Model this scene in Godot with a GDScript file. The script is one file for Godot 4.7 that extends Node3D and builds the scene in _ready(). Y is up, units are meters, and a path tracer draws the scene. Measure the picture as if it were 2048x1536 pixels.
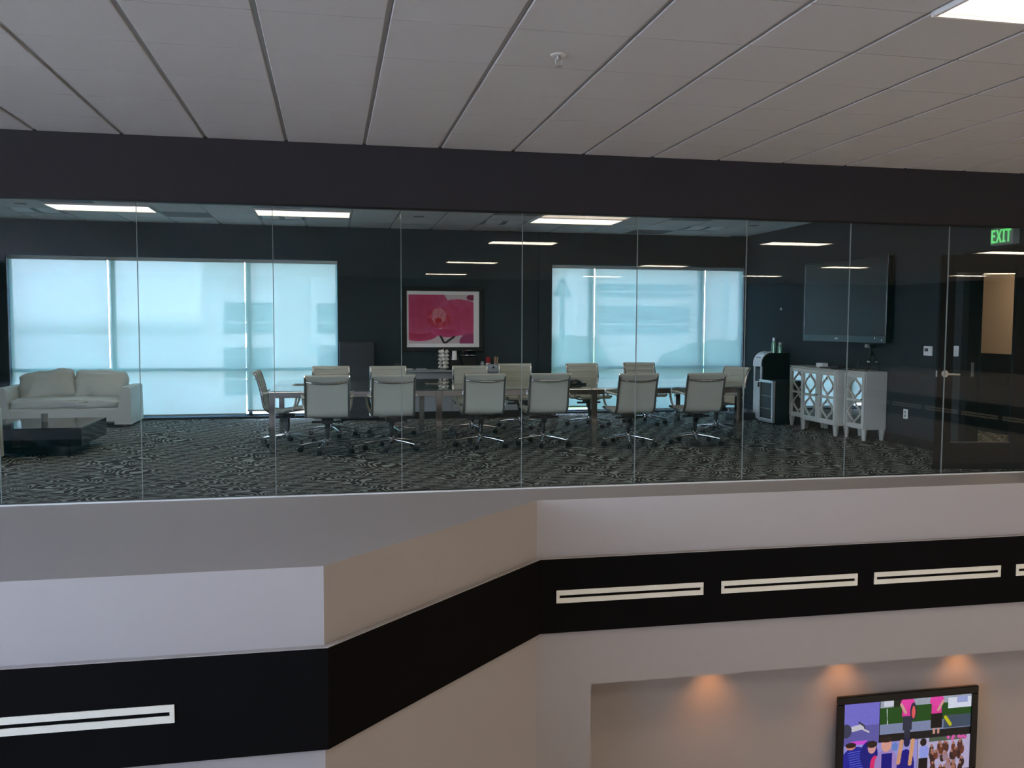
extends Node3D

# Mezzanine view across an atrium into a glass walled conference room.
# x runs right along the glass partition, y up, the partition stands at z = 0 and the conference room behind it at z < 0.
# Upper storey floor is y = 0, the ceiling grid of both rooms y = 2.844 with 0.61 m tiles.

const TILE := 0.61
const GX := -1.5514      # one grid line across x
const GZ := 3.63         # one grid line across z
const CEIL := 2.844
const GLASS_TOP := 2.353
const PANEL := 1.0206
const SEAM := -1.4688
const XL := -6.57        # conference room left wall
const XR := 6.70         # conference room right wall
const ZB := -6.25        # conference room back wall
const ATRIUM_X0 := -9.0
const ATRIUM_X1 := 20.0
const ATRIUM_Z1 := 21.0
const LOW := -3.5        # ground floor

const LAMP_L := 34.0     # radiance of the atrium troffers
const ROOM_L := 3.0      # radiance of the conference troffers

var M := {}
var counts := {}


class MB:
	var v := PackedVector3Array()
	var n := PackedVector3Array()
	var t := PackedVector2Array()

	func tri(a, b, c, na, nb, nc, ta = Vector2.ZERO, tb = Vector2.ZERO, tc = Vector2.ZERO):
		if (b - a).cross(c - a).dot(na + nb + nc) > 0.0:
			v.append(a); v.append(c); v.append(b)
			n.append(na); n.append(nc); n.append(nb)
			t.append(ta); t.append(tc); t.append(tb)
		else:
			v.append(a); v.append(b); v.append(c)
			n.append(na); n.append(nb); n.append(nc)
			t.append(ta); t.append(tb); t.append(tc)

	func quad(a, b, c, d, nn):
		tri(a, b, c, nn, nn, nn)
		tri(a, c, d, nn, nn, nn)

	func quad_uv(a, b, c, d, nn):   # a top left, b top right, c bottom right, d bottom left
		tri(a, b, c, nn, nn, nn, Vector2(0, 0), Vector2(1, 0), Vector2(1, 1))
		tri(a, c, d, nn, nn, nn, Vector2(0, 0), Vector2(1, 1), Vector2(0, 1))

	func box(c: Vector3, s: Vector3, bev := 0.0, xf := Transform3D.IDENTITY):
		var h := s * 0.5
		var b: float = minf(bev, 0.49 * minf(s.x, minf(s.y, s.z)))
		for i in 3:
			var j := (i + 1) % 3
			var k := (i + 2) % 3
			for s1 in [-1.0, 1.0]:
				var nn := Vector3.ZERO
				nn[i] = s1
				var q := []
				for sg in [[-1, -1], [1, -1], [1, 1], [-1, 1]]:
					var pp := Vector3.ZERO
					pp[i] = s1 * h[i]
					pp[j] = sg[0] * (h[j] - b)
					pp[k] = sg[1] * (h[k] - b)
					q.append(xf * (c + pp))
				quad(q[0], q[1], q[2], q[3], (xf.basis * nn).normalized())
				if b > 0.0:
					for s2 in [-1.0, 1.0]:
						var e := []
						for s3 in [-1.0, 1.0]:
							var p1 := Vector3.ZERO
							p1[i] = s1 * h[i]
							p1[j] = s2 * (h[j] - b)
							p1[k] = s3 * (h[k] - b)
							var p2 := Vector3.ZERO
							p2[i] = s1 * (h[i] - b)
							p2[j] = s2 * h[j]
							p2[k] = s3 * (h[k] - b)
							e.append(xf * (c + p1))
							e.append(xf * (c + p2))
						var en := Vector3.ZERO
						en[i] = s1
						en[j] = s2
						quad(e[0], e[1], e[3], e[2], (xf.basis * en).normalized())
		if b > 0.0:
			for sx in [-1.0, 1.0]:
				for sy in [-1.0, 1.0]:
					for sz in [-1.0, 1.0]:
						var a1 := Vector3(sx * h.x, sy * (h.y - b), sz * (h.z - b))
						var a2 := Vector3(sx * (h.x - b), sy * h.y, sz * (h.z - b))
						var a3 := Vector3(sx * (h.x - b), sy * (h.y - b), sz * h.z)
						var cn: Vector3 = (xf.basis * Vector3(sx, sy, sz)).normalized()
						tri(xf * (c + a1), xf * (c + a2), xf * (c + a3), cn, cn, cn)
		return self

	func between(lo: Vector3, hi: Vector3, bev := 0.0):
		box((lo + hi) * 0.5, (hi - lo).abs(), bev)
		return self

	func bar(a: Vector3, b: Vector3, w: float, hgt: float, bev := 0.0):   # w sideways, hgt upwards
		var d := (b - a).normalized()
		var up := Vector3.UP if absf(d.y) < 0.95 else Vector3.BACK
		var side := up.cross(d).normalized()
		up = d.cross(side).normalized()
		box(Vector3.ZERO, Vector3(w, hgt, a.distance_to(b)), bev, Transform3D(Basis(side, up, d), (a + b) * 0.5))
		return self

	func tube(pts: Array, r, sides := 8, closed := false):
		var cnt := pts.size()
		var rings := []
		var norms := []
		var up := Vector3.UP
		var prev_t := Vector3.ZERO
		for i in cnt:
			var tg: Vector3
			if closed:
				tg = (pts[(i + 1) % cnt] - pts[(i - 1 + cnt) % cnt]).normalized()
			else:
				tg = (pts[mini(i + 1, cnt - 1)] - pts[maxi(i - 1, 0)]).normalized()
			if i == 0:
				up = Vector3.UP if absf(tg.y) < 0.9 else Vector3.RIGHT
			up = (up - tg * up.dot(tg)).normalized()
			var sd := tg.cross(up)
			var ring := []
			var nr := []
			var rad: float = r[i] if r is Array else r
			for k in sides:
				var a := TAU * k / sides
				var dirn: Vector3 = up * cos(a) + sd * sin(a)
				ring.append(pts[i] + dirn * rad)
				nr.append(dirn)
			rings.append(ring)
			norms.append(nr)
			prev_t = tg
		var segs := cnt if closed else cnt - 1
		for i in segs:
			var j := (i + 1) % cnt
			for k in sides:
				var l := (k + 1) % sides
				tri(rings[i][k], rings[j][k], rings[j][l], norms[i][k], norms[j][k], norms[j][l])
				tri(rings[i][k], rings[j][l], rings[i][l], norms[i][k], norms[j][l], norms[i][l])
		if not closed:
			for e in [[0, 1], [cnt - 1, cnt - 2]]:
				var nn: Vector3 = (pts[e[0]] - pts[e[1]]).normalized()
				for k in sides:
					tri(pts[e[0]], rings[e[0]][k], rings[e[0]][(k + 1) % sides], nn, nn, nn)
		return self

	func lathe(prof: Array, sides := 20, xf := Transform3D.IDENTITY):   # prof: Vector2(radius, height) from bottom to top, closed by its own radius 0 ends
		for i in prof.size() - 1:
			var p0: Vector2 = prof[i]
			var p1: Vector2 = prof[i + 1]
			if p0.is_equal_approx(p1):
				continue
			var nd := Vector2(p1.y - p0.y, -(p1.x - p0.x)).normalized()
			for k in sides:
				var a := TAU * k / sides
				var b := TAU * (k + 1) / sides
				var da := Vector3(cos(a), 0, sin(a))
				var db := Vector3(cos(b), 0, sin(b))
				var na: Vector3 = xf.basis * (da * nd.x + Vector3.UP * nd.y)
				var nb: Vector3 = xf.basis * (db * nd.x + Vector3.UP * nd.y)
				var a0: Vector3 = xf * (da * p0.x + Vector3.UP * p0.y)
				var b0: Vector3 = xf * (db * p0.x + Vector3.UP * p0.y)
				var a1: Vector3 = xf * (da * p1.x + Vector3.UP * p1.y)
				var b1: Vector3 = xf * (db * p1.x + Vector3.UP * p1.y)
				if p0.x > 1e-6:
					tri(a0, b0, a1, na, nb, na)
				if p1.x > 1e-6:
					tri(b0, b1, a1, nb, nb, na)
		return self

	func prism(poly: PackedVector2Array, d0: float, d1: float, xf := Transform3D.IDENTITY):   # polygon in local xy, extruded along local z
		var idx := Geometry2D.triangulate_polygon(poly)
		for e in [[d0, -1.0], [d1, 1.0]]:
			var nn: Vector3 = xf.basis * Vector3(0, 0, e[1])
			for i in range(0, idx.size(), 3):
				var q := []
				for k in 3:
					q.append(xf * Vector3(poly[idx[i + k]].x, poly[idx[i + k]].y, e[0]))
				tri(q[0], q[1], q[2], nn, nn, nn)
		var cw := Geometry2D.is_polygon_clockwise(poly)
		for i in poly.size():
			var a := poly[i]
			var b := poly[(i + 1) % poly.size()]
			var d := (b - a).normalized()
			var on := Vector2(d.y, -d.x) * (-1.0 if cw else 1.0)
			quad(xf * Vector3(a.x, a.y, d0), xf * Vector3(b.x, b.y, d0), xf * Vector3(b.x, b.y, d1), xf * Vector3(a.x, a.y, d1), xf.basis * Vector3(on.x, on.y, 0))
		return self

	func sheet(prof: Array, x0: float, x1: float, th: float):   # prof: Vector2(z, y) along a bent sheet; th below / behind it
		var cnt := prof.size()
		var nd := []
		for i in cnt:
			var d: Vector2 = (prof[mini(i + 1, cnt - 1)] - prof[maxi(i - 1, 0)]).normalized()
			nd.append(Vector3(0, d.x, -d.y))      # rotated by a quarter: y up for d along +z
		var P := func(i, x, off): return Vector3(x, prof[i].y, prof[i].x) + nd[i] * off
		for i in cnt - 1:
			for f in [[0.0, 1.0], [-th, -1.0]]:
				var a: Vector3 = P.call(i, x0, f[0])
				var b: Vector3 = P.call(i, x1, f[0])
				var c: Vector3 = P.call(i + 1, x1, f[0])
				var d: Vector3 = P.call(i + 1, x0, f[0])
				var n0: Vector3 = nd[i] * f[1]
				var n1: Vector3 = nd[i + 1] * f[1]
				tri(a, b, c, n0, n0, n1)
				tri(a, c, d, n0, n1, n1)
			for sx in [[x0, Vector3.LEFT], [x1, Vector3.RIGHT]]:
				quad(P.call(i, sx[0], 0.0), P.call(i + 1, sx[0], 0.0), P.call(i + 1, sx[0], -th), P.call(i, sx[0], -th), sx[1])
		for e in [[0, 1], [cnt - 1, cnt - 2]]:
			var dd: Vector2 = (prof[e[0]] - prof[e[1]]).normalized()
			quad(P.call(e[0], x0, 0.0), P.call(e[0], x1, 0.0), P.call(e[0], x1, -th), P.call(e[0], x0, -th), Vector3(0, dd.y, dd.x))
		return self

	func cushion(c: Vector3, s: Vector3, r: float, bulge: Vector3, xf := Transform3D.IDENTITY, bump := 0.0, seed_ := 1, freq := 6.0):
		var h := s * 0.5
		var noise := FastNoiseLite.new()
		noise.seed = seed_
		noise.frequency = freq
		var N := 14
		var start := v.size()
		var P := func(q: Vector3):
			var p := Vector3(q.x * h.x, q.y * h.y, q.z * h.z)
			var inner := Vector3(clampf(p.x, -h.x + r, h.x - r), clampf(p.y, -h.y + r, h.y - r), clampf(p.z, -h.z + r, h.z - r))
			var o := p - inner
			if o.length() > 1e-6:
				p = inner + o.normalized() * r
			var w := Vector3((1.0 - q.y * q.y) * (1.0 - q.z * q.z) * q.x, (1.0 - q.x * q.x) * (1.0 - q.z * q.z) * q.y, (1.0 - q.x * q.x) * (1.0 - q.y * q.y) * q.z)
			p += w * bulge
			if bump > 0.0:
				p += p.normalized() * noise.get_noise_3dv(p) * bump
			return xf * (c + p)
		for i in 3:
			var j := (i + 1) % 3
			var k := (i + 2) % 3
			for s1 in [-1.0, 1.0]:
				for a in N:
					for b in N:
						var q := []
						for st in [[0, 0], [1, 0], [1, 1], [0, 1]]:
							var u := Vector3.ZERO
							u[i] = s1
							u[j] = sin((-1.0 + 2.0 * (a + st[0]) / N) * PI / 2)
							u[k] = sin((-1.0 + 2.0 * (b + st[1]) / N) * PI / 2)
							q.append(P.call(u))
						var fn: Vector3 = (q[1] - q[0]).cross(q[3] - q[0]).normalized()
						if fn.dot((q[0] + q[2]) * 0.5 - xf * c) < 0.0:
							fn = -fn
						quad(q[0], q[1], q[2], q[3], fn)
		smooth(start)
		return self

	func smooth(start := 0):
		var acc := {}
		for i in range(start, v.size()):
			var key := Vector3i((v[i] * 5000.0).round())
			acc[key] = acc.get(key, Vector3.ZERO) + n[i]
		for i in range(start, v.size()):
			n[i] = acc[Vector3i((v[i] * 5000.0).round())].normalized()

	func mesh() -> ArrayMesh:
		var arr := []
		arr.resize(Mesh.ARRAY_MAX)
		arr[Mesh.ARRAY_VERTEX] = v
		arr[Mesh.ARRAY_NORMAL] = n
		arr[Mesh.ARRAY_TEX_UV] = t
		var m := ArrayMesh.new()
		m.add_surface_from_arrays(Mesh.PRIMITIVE_TRIANGLES, arr)
		return m


# ---------------------------------------------------------------- scene helpers

func uname(parent: Node, called: String) -> String:
	var key := str(parent.get_instance_id()) + called
	counts[key] = counts.get(key, -1) + 1
	return called if counts[key] == 0 else "%s_%03d" % [called, counts[key]]


func obj(called: String, mb, mat: Material, parent: Node = self) -> MeshInstance3D:
	var o := MeshInstance3D.new()
	o.name = uname(parent, called)
	o.mesh = mb.mesh() if mb is MB else mb
	o.material_override = mat
	o.cast_shadow = GeometryInstance3D.SHADOW_CASTING_SETTING_ON
	parent.add_child(o, true)
	return o


func struct(called: String, mb, mat: Material) -> MeshInstance3D:
	var o := obj(called, mb, mat)
	o.set_meta("kind", "structure")
	return o


func group_struct(called: String) -> Node3D:
	var o := Node3D.new()
	o.name = uname(self, called)
	add_child(o, true)
	o.set_meta("kind", "structure")
	return o


func tag(o: Node, label: String, category: String, group := ""):
	o.set_meta("label", label)
	o.set_meta("category", category)
	if group != "":
		o.set_meta("group", group)
	return o


func thing(called: String, label: String, category: String, at := Vector3.ZERO, turn := 0.0, group := "") -> Node3D:
	var o := Node3D.new()
	o.name = uname(self, called)
	add_child(o, true)
	o.position = at
	o.rotation.y = turn
	tag(o, label, category, group)
	return o


func copy(src: Node3D, called: String, label: String, at: Vector3, turn := 0.0) -> Node3D:
	var o: Node3D = src.duplicate()
	o.name = uname(self, called)
	add_child(o, true)
	o.position = at
	o.rotation.y = turn
	o.set_meta("label", label)
	return o


func mat(called: String, c: Color, rough := 0.6, metal := 0.0) -> StandardMaterial3D:
	var m := StandardMaterial3D.new()
	m.resource_name = called
	m.albedo_color = c
	m.roughness = rough
	m.metallic = metal
	M[called] = m
	return m


func glow(called: String, c: Color, e: float) -> StandardMaterial3D:
	var m := mat(called, Color(0.9, 0.9, 0.9), 0.5)
	m.emission_enabled = true
	m.emission = c
	m.emission_energy_multiplier = e
	return m


func pane_mat(called: String, c: Color) -> StandardMaterial3D:
	var m := mat(called, c, 0.0)
	m.transparency = BaseMaterial3D.TRANSPARENCY_ALPHA
	return m


func rough_noise(m: StandardMaterial3D, scale: float, depth: float):
	var nz := FastNoiseLite.new()
	nz.seed = 5
	nz.frequency = 0.08
	nz.fractal_octaves = 4
	var tx := NoiseTexture2D.new()
	tx.width = 256
	tx.height = 256
	tx.seamless = true
	tx.noise = nz
	m.heightmap_enabled = true
	m.heightmap_texture = tx
	m.heightmap_scale = depth
	m.uv1_triplanar = true
	m.uv1_world_triplanar = true
	m.uv1_scale = Vector3.ONE * scale


func area(at: Vector3, sx: float, sy: float, radiance: float, c: Color, parent: Node3D, rot := Vector3(-90, 0, 0)):
	var l := AreaLight3D.new()
	l.name = uname(parent, "lamp")
	l.area_size = Vector2(sx, sy)
	l.area_normalize_energy = false
	l.light_energy = radiance / PI
	l.light_color = c
	l.shadow_enabled = true
	l.area_range = 40.0
	parent.add_child(l, true)
	l.position = at
	l.rotation_degrees = rot
	return l


func _ready():
	# ------------------------------------------------ camera, sky, sun, exposure
	var cam := Camera3D.new()
	cam.name = "camera"
	add_child(cam)
	cam.position = Vector3(0, 1.40484, 7.36649)
	cam.rotation = Vector3(-0.066541, -0.200902, 0.004139)
	cam.fov = 46.6999
	cam.near = 0.05
	cam.far = 800.0
	cam.current = true

	var env := Environment.new()
	env.tonemap_mode = Environment.TONE_MAPPER_LINEAR
	env.tonemap_exposure = 1.01
	env.background_mode = Environment.BG_SKY
	var sky := Sky.new()
	var sm := ProceduralSkyMaterial.new()
	sm.sky_top_color = Color(0.68, 0.77, 0.93)
	sm.sky_horizon_color = Color(0.82, 0.88, 0.96)
	sm.ground_horizon_color = Color(0.62, 0.64, 0.66)
	sm.ground_bottom_color = Color(0.45, 0.45, 0.45)
	sm.sky_energy_multiplier = 4.3
	sm.ground_energy_multiplier = 3.6
	sky.sky_material = sm
	env.sky = sky
	env.sdfgi_enabled = true
	env.ssao_enabled = true
	env.ssil_enabled = true
	var we := WorldEnvironment.new()
	we.name = "environment"
	we.environment = env
	add_child(we)

	var sun := DirectionalLight3D.new()
	sun.name = "sun"
	add_child(sun)
	sun.rotation_degrees = Vector3(-52, 28, 0)     # from behind the building, over the photographer's right shoulder
	sun.light_energy = 10.0
	sun.light_color = Color(1.0, 0.96, 0.9)
	sun.light_angular_distance = 0.6
	sun.shadow_enabled = true

	make_materials()
	build_atrium()
	build_conference_shell()
	build_outside()
	build_troffers()
	build_partition()
	build_wall_band()
	build_niche_television()
	build_door()
	build_blinds()
	build_table()
	build_chairs()
	build_lounge()
	build_credenza()
	build_painting()
	build_right_wall()
	build_ceiling_fittings()


# ---------------------------------------------------------------- materials

func make_materials():
	rough_noise(mat("white_paint", Color(0.675, 0.65, 0.64), 0.75), 1.5, 0.03)
	rough_noise(mat("charcoal_paint", Color(0.228, 0.218, 0.224), 0.85), 1.5, 0.03)
	M.charcoal_paint.metallic_specular = 0.3
	mat("black_panel", Color(0.055, 0.053, 0.055), 0.85).metallic_specular = 0.2
	rough_noise(mat("glass_tinted_charcoal", Color(0.195, 0.222, 0.232), 0.85), 1.5, 0.03)  # charcoal with the teal cast of light through the partition put into its colour
	M.glass_tinted_charcoal.metallic_specular = 0.3
	mat("cream_trim", Color(0.93, 0.91, 0.85), 0.5)
	var ct := mat("ceiling_tile", Color(0.79, 0.775, 0.755), 0.95)
	rough_noise(ct, 6.0, 0.06)
	mat("ceiling_grid", Color(0.62, 0.62, 0.61), 0.5)
	mat("ceiling_back", Color(0.80, 0.80, 0.79), 0.9)
	mat("grille", Color(0.50, 0.51, 0.51), 0.6)
	mat("aluminium", Color(0.78, 0.79, 0.80), 0.3, 0.8)
	mat("gasket", Color(0.02, 0.02, 0.022), 0.5)
	mat("joint", Color(0.50, 0.54, 0.53), 0.3)
	pane_mat("partition_glass", Color(0.12, 0.50, 0.52, 0.012)).metallic_specular = 0.35
	pane_mat("window_glass", Color(0.6, 0.75, 0.8, 0.02))
	pane_mat("door_glass", Color(0.3, 0.45, 0.45, 0.012))
	pane_mat("table_glass", Color(0.20, 0.42, 0.42, 0.16))
	mat("chrome", Color(0.82, 0.83, 0.84), 0.08, 1.0)
	mat("steel", Color(0.74, 0.72, 0.69), 0.35, 0.6)
	mat("black_plastic", Color(0.035, 0.035, 0.038), 0.4)
	mat("black_gloss", Color(0.02, 0.02, 0.024), 0.06)
	var wl := mat("white_leather", Color(0.685, 0.70, 0.645), 0.45)
	rough_noise(wl, 9.0, 0.05)
	var sf := mat("sofa_leather", Color(0.755, 0.785, 0.755), 0.5)
	rough_noise(sf, 7.0, 0.06)
	mat("white_lacquer", Color(0.735, 0.745, 0.71), 0.4)
	mat("grey_lacquer", Color(0.62, 0.66, 0.70), 0.35)
	mat("mirror", Color(0.93, 0.94, 0.94), 0.02, 1.0)
	mat("dark_wood", Color(0.075, 0.064, 0.062), 0.6).metallic_specular = 0.25
	mat("corridor_beige", Color(0.76, 0.70, 0.62), 0.85)
	mat("fridge_grey", Color(0.20, 0.215, 0.235), 0.4)
	mat("cooler_white", Color(0.85, 0.87, 0.89), 0.35)
	mat("white_plastic", Color(0.86, 0.87, 0.86), 0.4)
	mat("concrete", Color(0.70, 0.69, 0.66), 0.9)
	mat("asphalt", Color(0.74, 0.735, 0.72), 0.9)
	mat("stucco_white", Color(0.88, 0.88, 0.86), 0.9)
	mat("stucco_tan", Color(0.80, 0.78, 0.74), 0.9)
	mat("far_window", Color(0.22, 0.26, 0.28), 0.2)
	mat("hedge", Color(0.22, 0.32, 0.18), 0.9)
	mat("post_metal", Color(0.12, 0.13, 0.14), 0.5)
	mat("paper", Color(0.90, 0.90, 0.88), 0.7)
	mat("red_label", Color(0.62, 0.08, 0.08), 0.5)
	mat("pale_wood", Color(0.72, 0.58, 0.44), 0.7)
	mat("bottle_green", Color(0.45, 0.62, 0.52), 0.2, 0.3)
	mat("lamp_trim", Color(0.86, 0.85, 0.83), 0.5)
	mat("tv_screen", Color(0.11, 0.115, 0.11), 0.45)
	mat("tv_bezel", Color(0.09, 0.10, 0.11), 0.25)
	mat("sign_face", Color(0.55, 0.58, 0.56), 0.4)
	glow("exit_green", Color(0.02, 0.85, 0.18), 0.9)
	glow("troffer_glow", Color(1.0, 0.965, 0.90), 1.7)
	glow("room_glow", Color(1.0, 0.985, 0.93), 1.6)
	glow("puck_glow", Color(1.0, 0.70, 0.40), 4.0)

	var fab := mat("blind_fabric", Color(0.66, 0.90, 0.89, 0.87), 0.85)
	fab.transparency = BaseMaterial3D.TRANSPARENCY_ALPHA
	fab.backlight_enabled = true
	fab.backlight = Color(0.42, 0.42, 0.42)
	mat("blind_rail", Color(0.62, 0.68, 0.68), 0.5)
	mat("window_frame", Color(0.36, 0.42, 0.47), 0.4, 0.3)

	var carpet := mat("zebra_carpet", Color.WHITE, 0.95)
	carpet.albedo_texture = zebra_texture()
	carpet.uv1_triplanar = true
	carpet.uv1_world_triplanar = true
	carpet.uv1_scale = Vector3.ONE / 2.35
	var lobby := mat("lobby_floor", Color(0.86, 0.825, 0.775), 0.6)
	rough_noise(lobby, 2.0, 0.02)


func zebra_texture() -> ImageTexture:
	var S := 1024
	var im := Image.create(S, S, false, Image.FORMAT_RGB8)
	var dark := Color(0.008, 0.010, 0.010)
	var pale := Color(0.59, 0.635, 0.605)
	for y in S:
		var w := float(y) / S
		for x in S:
			var u := float(x) / S
			# stripes that run away from the glass and swing from side to side; wide swings read as streaks, small ones as chevrons
			var drift := 0.35 * sin(TAU * (2.0 * u + w)) + 0.22 * sin(TAU * (3.0 * u - 2.0 * w) + 1.0)
			var zone := 0.5 + 0.5 * sin(TAU * (2.0 * u + 0.14 * sin(TAU * 2.0 * w) + 0.08 * sin(TAU * 5.0 * w)))
			var swing := asin(0.96 * sin(TAU * (9.0 * w + drift))) / (PI / 2)
			var cyc := 26.0 * u + lerpf(2.6, 0.75, smoothstep(0.1, 0.8, zone)) * swing + 0.8 * sin(TAU * (3.0 * u + 5.0 * w)) + 0.5 * sin(TAU * (7.0 * u - 4.0 * w) + 2.0)
			var s := sin(TAU * cyc)
			var cut := 0.34 + 0.35 * sin(TAU * (11.0 * u + 6.0 * w) + 3.0 * drift) + 0.30 * sin(TAU * (7.0 * u - 13.0 * w) + 1.0) + 0.2 * sin(TAU * (5.0 * u + 19.0 * w))
			var k := smoothstep(cut - 0.2, cut + 0.2, s)
			im.set_pixel(x, y, dark.lerp(pale, k))
	return ImageTexture.create_from_image(im)


# ---------------------------------------------------------------- atrium shell

func build_atrium():
	# wall under the partition: projecting left part, 45 degree face, recessed right part with the niche
	var xf := Transform3D(Basis(Vector3.RIGHT, Vector3.BACK, Vector3.DOWN), Vector3.ZERO)   # polygon x,y -> world x,z ; depth -> down
	var wb := MB.new()
	var outline := PackedVector2Array([Vector2(ATRIUM_X0, -0.02), Vector2(ATRIUM_X1, -0.02), Vector2(ATRIUM_X1, 0.50), Vector2(1.606, 0.50), Vector2(-0.054, 2.16), Vector2(ATRIUM_X0, 2.16)])
	wb.prism(outline, 0.0, 1.545, xf)
	struct("wall_front", wb, M.white_paint)
	wb = MB.new()
	var lower := PackedVector2Array([Vector2(ATRIUM_X0, -0.02), Vector2(2.072, -0.02), Vector2(2.072, 0.50), Vector2(1.606, 0.50), Vector2(-0.054, 2.16), Vector2(ATRIUM_X0, 2.16)])
	wb.prism(lower, 1.545, -LOW, xf)
	struct("wall_front_lower", wb, M.white_paint)
	struct("wall_niche", MB.new().between(Vector3(2.072, LOW, -0.25), Vector3(8.4, -1.545, -0.05)), M.white_paint)
	struct("wall_niche_soffit", MB.new().between(Vector3(2.072, -1.545, -0.25), Vector3(8.4, -1.40, -0.02)), M.white_paint)
	struct("wall_niche_left", MB.new().between(Vector3(1.95, LOW, -0.25), Vector3(2.072, -1.40, -0.02)), M.white_paint)
	struct("wall_front_end", MB.new().between(Vector3(8.4, LOW, -0.25), Vector3(ATRIUM_X1, -1.545, 0.50)), M.white_paint)

	# dark header over the partition
	struct("wall_header", MB.new().between(Vector3(ATRIUM_X0, GLASS_TOP, -0.12), Vector3(ATRIUM_X1, 2.90, 0.0)), M.charcoal_paint)
	# upper wall beside the partition
	struct("wall_upper_left", MB.new().between(Vector3(ATRIUM_X0, 0.0, -0.15), Vector3(XL - 0.02, GLASS_TOP, 0.0)), M.charcoal_paint)
	struct("wall_upper_right", MB.new().between(Vector3(XR + 0.0, 0.0, -0.06), Vector3(ATRIUM_X1, GLASS_TOP, 0.0)), M.charcoal_paint)

	# left side: daylit window wall
	var wl := MB.new()
	var x0 := ATRIUM_X0 - 0.25
	wl.between(Vector3(x0, LOW, -0.15), Vector3(ATRIUM_X0, 3.1, 2.6))
	wl.between(Vector3(x0, LOW, 15.4), Vector3(ATRIUM_X0, 3.1, ATRIUM_Z1 + 0.2))
	wl.between(Vector3(x0, LOW, 2.6), Vector3(ATRIUM_X0, 0.05, 15.4))
	wl.between(Vector3(x0, 2.45, 2.6), Vector3(ATRIUM_X0, 3.1, 15.4))
	struct("wall_left", wl, M.white_paint)
	for row in [[0.05, 2.45]]:
		var wn := group_struct("window_1")
		for i in 8:
			var z0 := 2.6 + i * 1.6
			obj("pane", MB.new().between(Vector3(-9.16, row[0] + 0.04, z0 + 0.03), Vector3(-9.15, row[1] - 0.04, z0 + 1.57)), M.window_glass, wn)
		for i in 9:
			var z0 := 2.6 + i * 1.6
			obj("mullion", MB.new().between(Vector3(-9.2, row[0], z0 - 0.03), Vector3(-9.1, row[1], z0 + 0.03)), M.window_frame, wn)
		for y in [row[0] + 0.02, row[1] - 0.02]:
			obj("rail", MB.new().between(Vector3(-9.2, y - 0.02, 2.6), Vector3(-9.1, y + 0.02, 15.4)), M.window_frame, wn)

	# far side behind the photographer and right side
	struct("wall_far", MB.new().between(Vector3(ATRIUM_X0 - 0.25, LOW, ATRIUM_Z1), Vector3(ATRIUM_X1 + 0.25, 3.1, ATRIUM_Z1 + 0.25)), M.charcoal_paint)
	struct("wall_right", MB.new().between(Vector3(ATRIUM_X1, LOW, -0.15), Vector3(ATRIUM_X1 + 0.25, 3.1, ATRIUM_Z1 + 0.25)), M.charcoal_paint)
	struct("wall_right_lower", MB.new().between(Vector3(15.8, LOW, 0.5), Vector3(ATRIUM_X1, 0.0, ATRIUM_Z1)), M.white_paint)
	struct("floor", MB.new().between(Vector3(ATRIUM_X0 - 0.25, LOW - 0.2, -0.15), Vector3(ATRIUM_X1 + 0.25, LOW, ATRIUM_Z1 + 0.25)), M.lobby_floor)
	# gallery the photograph is taken from
	var gal = MB.new().between(Vector3(ATRIUM_X0, -0.35, 6.95), Vector3(5.0, -0.012, ATRIUM_Z1))
	struct("floor_gallery", gal, M.white_paint)
	struct("floor_gallery_carpet", MB.new().between(Vector3(ATRIUM_X0, -0.012, 7.0), Vector3(4.95, 0.0, ATRIUM_Z1)), M.zebra_carpet)

	# ceiling: a slab with a visible lay-in grid of tiles in front of the partition
	var c := group_struct("ceiling")
	obj("slab", MB.new().between(Vector3(ATRIUM_X0 - 0.25, CEIL + 0.020, -0.15), Vector3(ATRIUM_X1 + 0.25, 3.15, ATRIUM_Z1 + 0.25)), M.ceiling_back, c)
	var tile := tile_mesh(TILE)
	var half := tile_mesh(0.578)
	for i in range(-3, 16):
		for j in range(-1, 7):
			var x := GX + (i + 0.5) * TILE
			if j == 5 - 0 and (i == 7 or i == 8):     # the troffer in view takes two tiles
				continue
			if j == -1:
				var o := obj("tile", half, M.ceiling_tile, c)
				o.position = Vector3(x, CEIL, 0.291)
			else:
				var o := obj("tile", tile, M.ceiling_tile, c)
				o.position = Vector3(x, CEIL, GZ - 5 * TILE + (j + 0.5) * TILE)
	for i in range(-3, 17):
		obj("grid_bar", MB.new().between(Vector3(GX + i * TILE - 0.012, CEIL + 0.010, 0.0), Vector3(GX + i * TILE + 0.012, CEIL + 0.021, 4.85)), M.ceiling_grid, c)


func tile_mesh(lz: float) -> ArrayMesh:      # tegular tile: open reveals along its sides, tight butt joints at its ends; origin in the face
	var w := TILE - 0.026
	var l := lz - 0.006
	var b := MB.new()
	var poly := PackedVector2Array([Vector2(-w / 2 + 0.004, 0), Vector2(w / 2 - 0.004, 0), Vector2(w / 2, 0.004), Vector2(w / 2, 0.0195), Vector2(-w / 2, 0.0195), Vector2(-w / 2, 0.004)])
	b.prism(poly, -l / 2, l / 2)
	return b.mesh()


# ---------------------------------------------------------------- conference room shell

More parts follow.
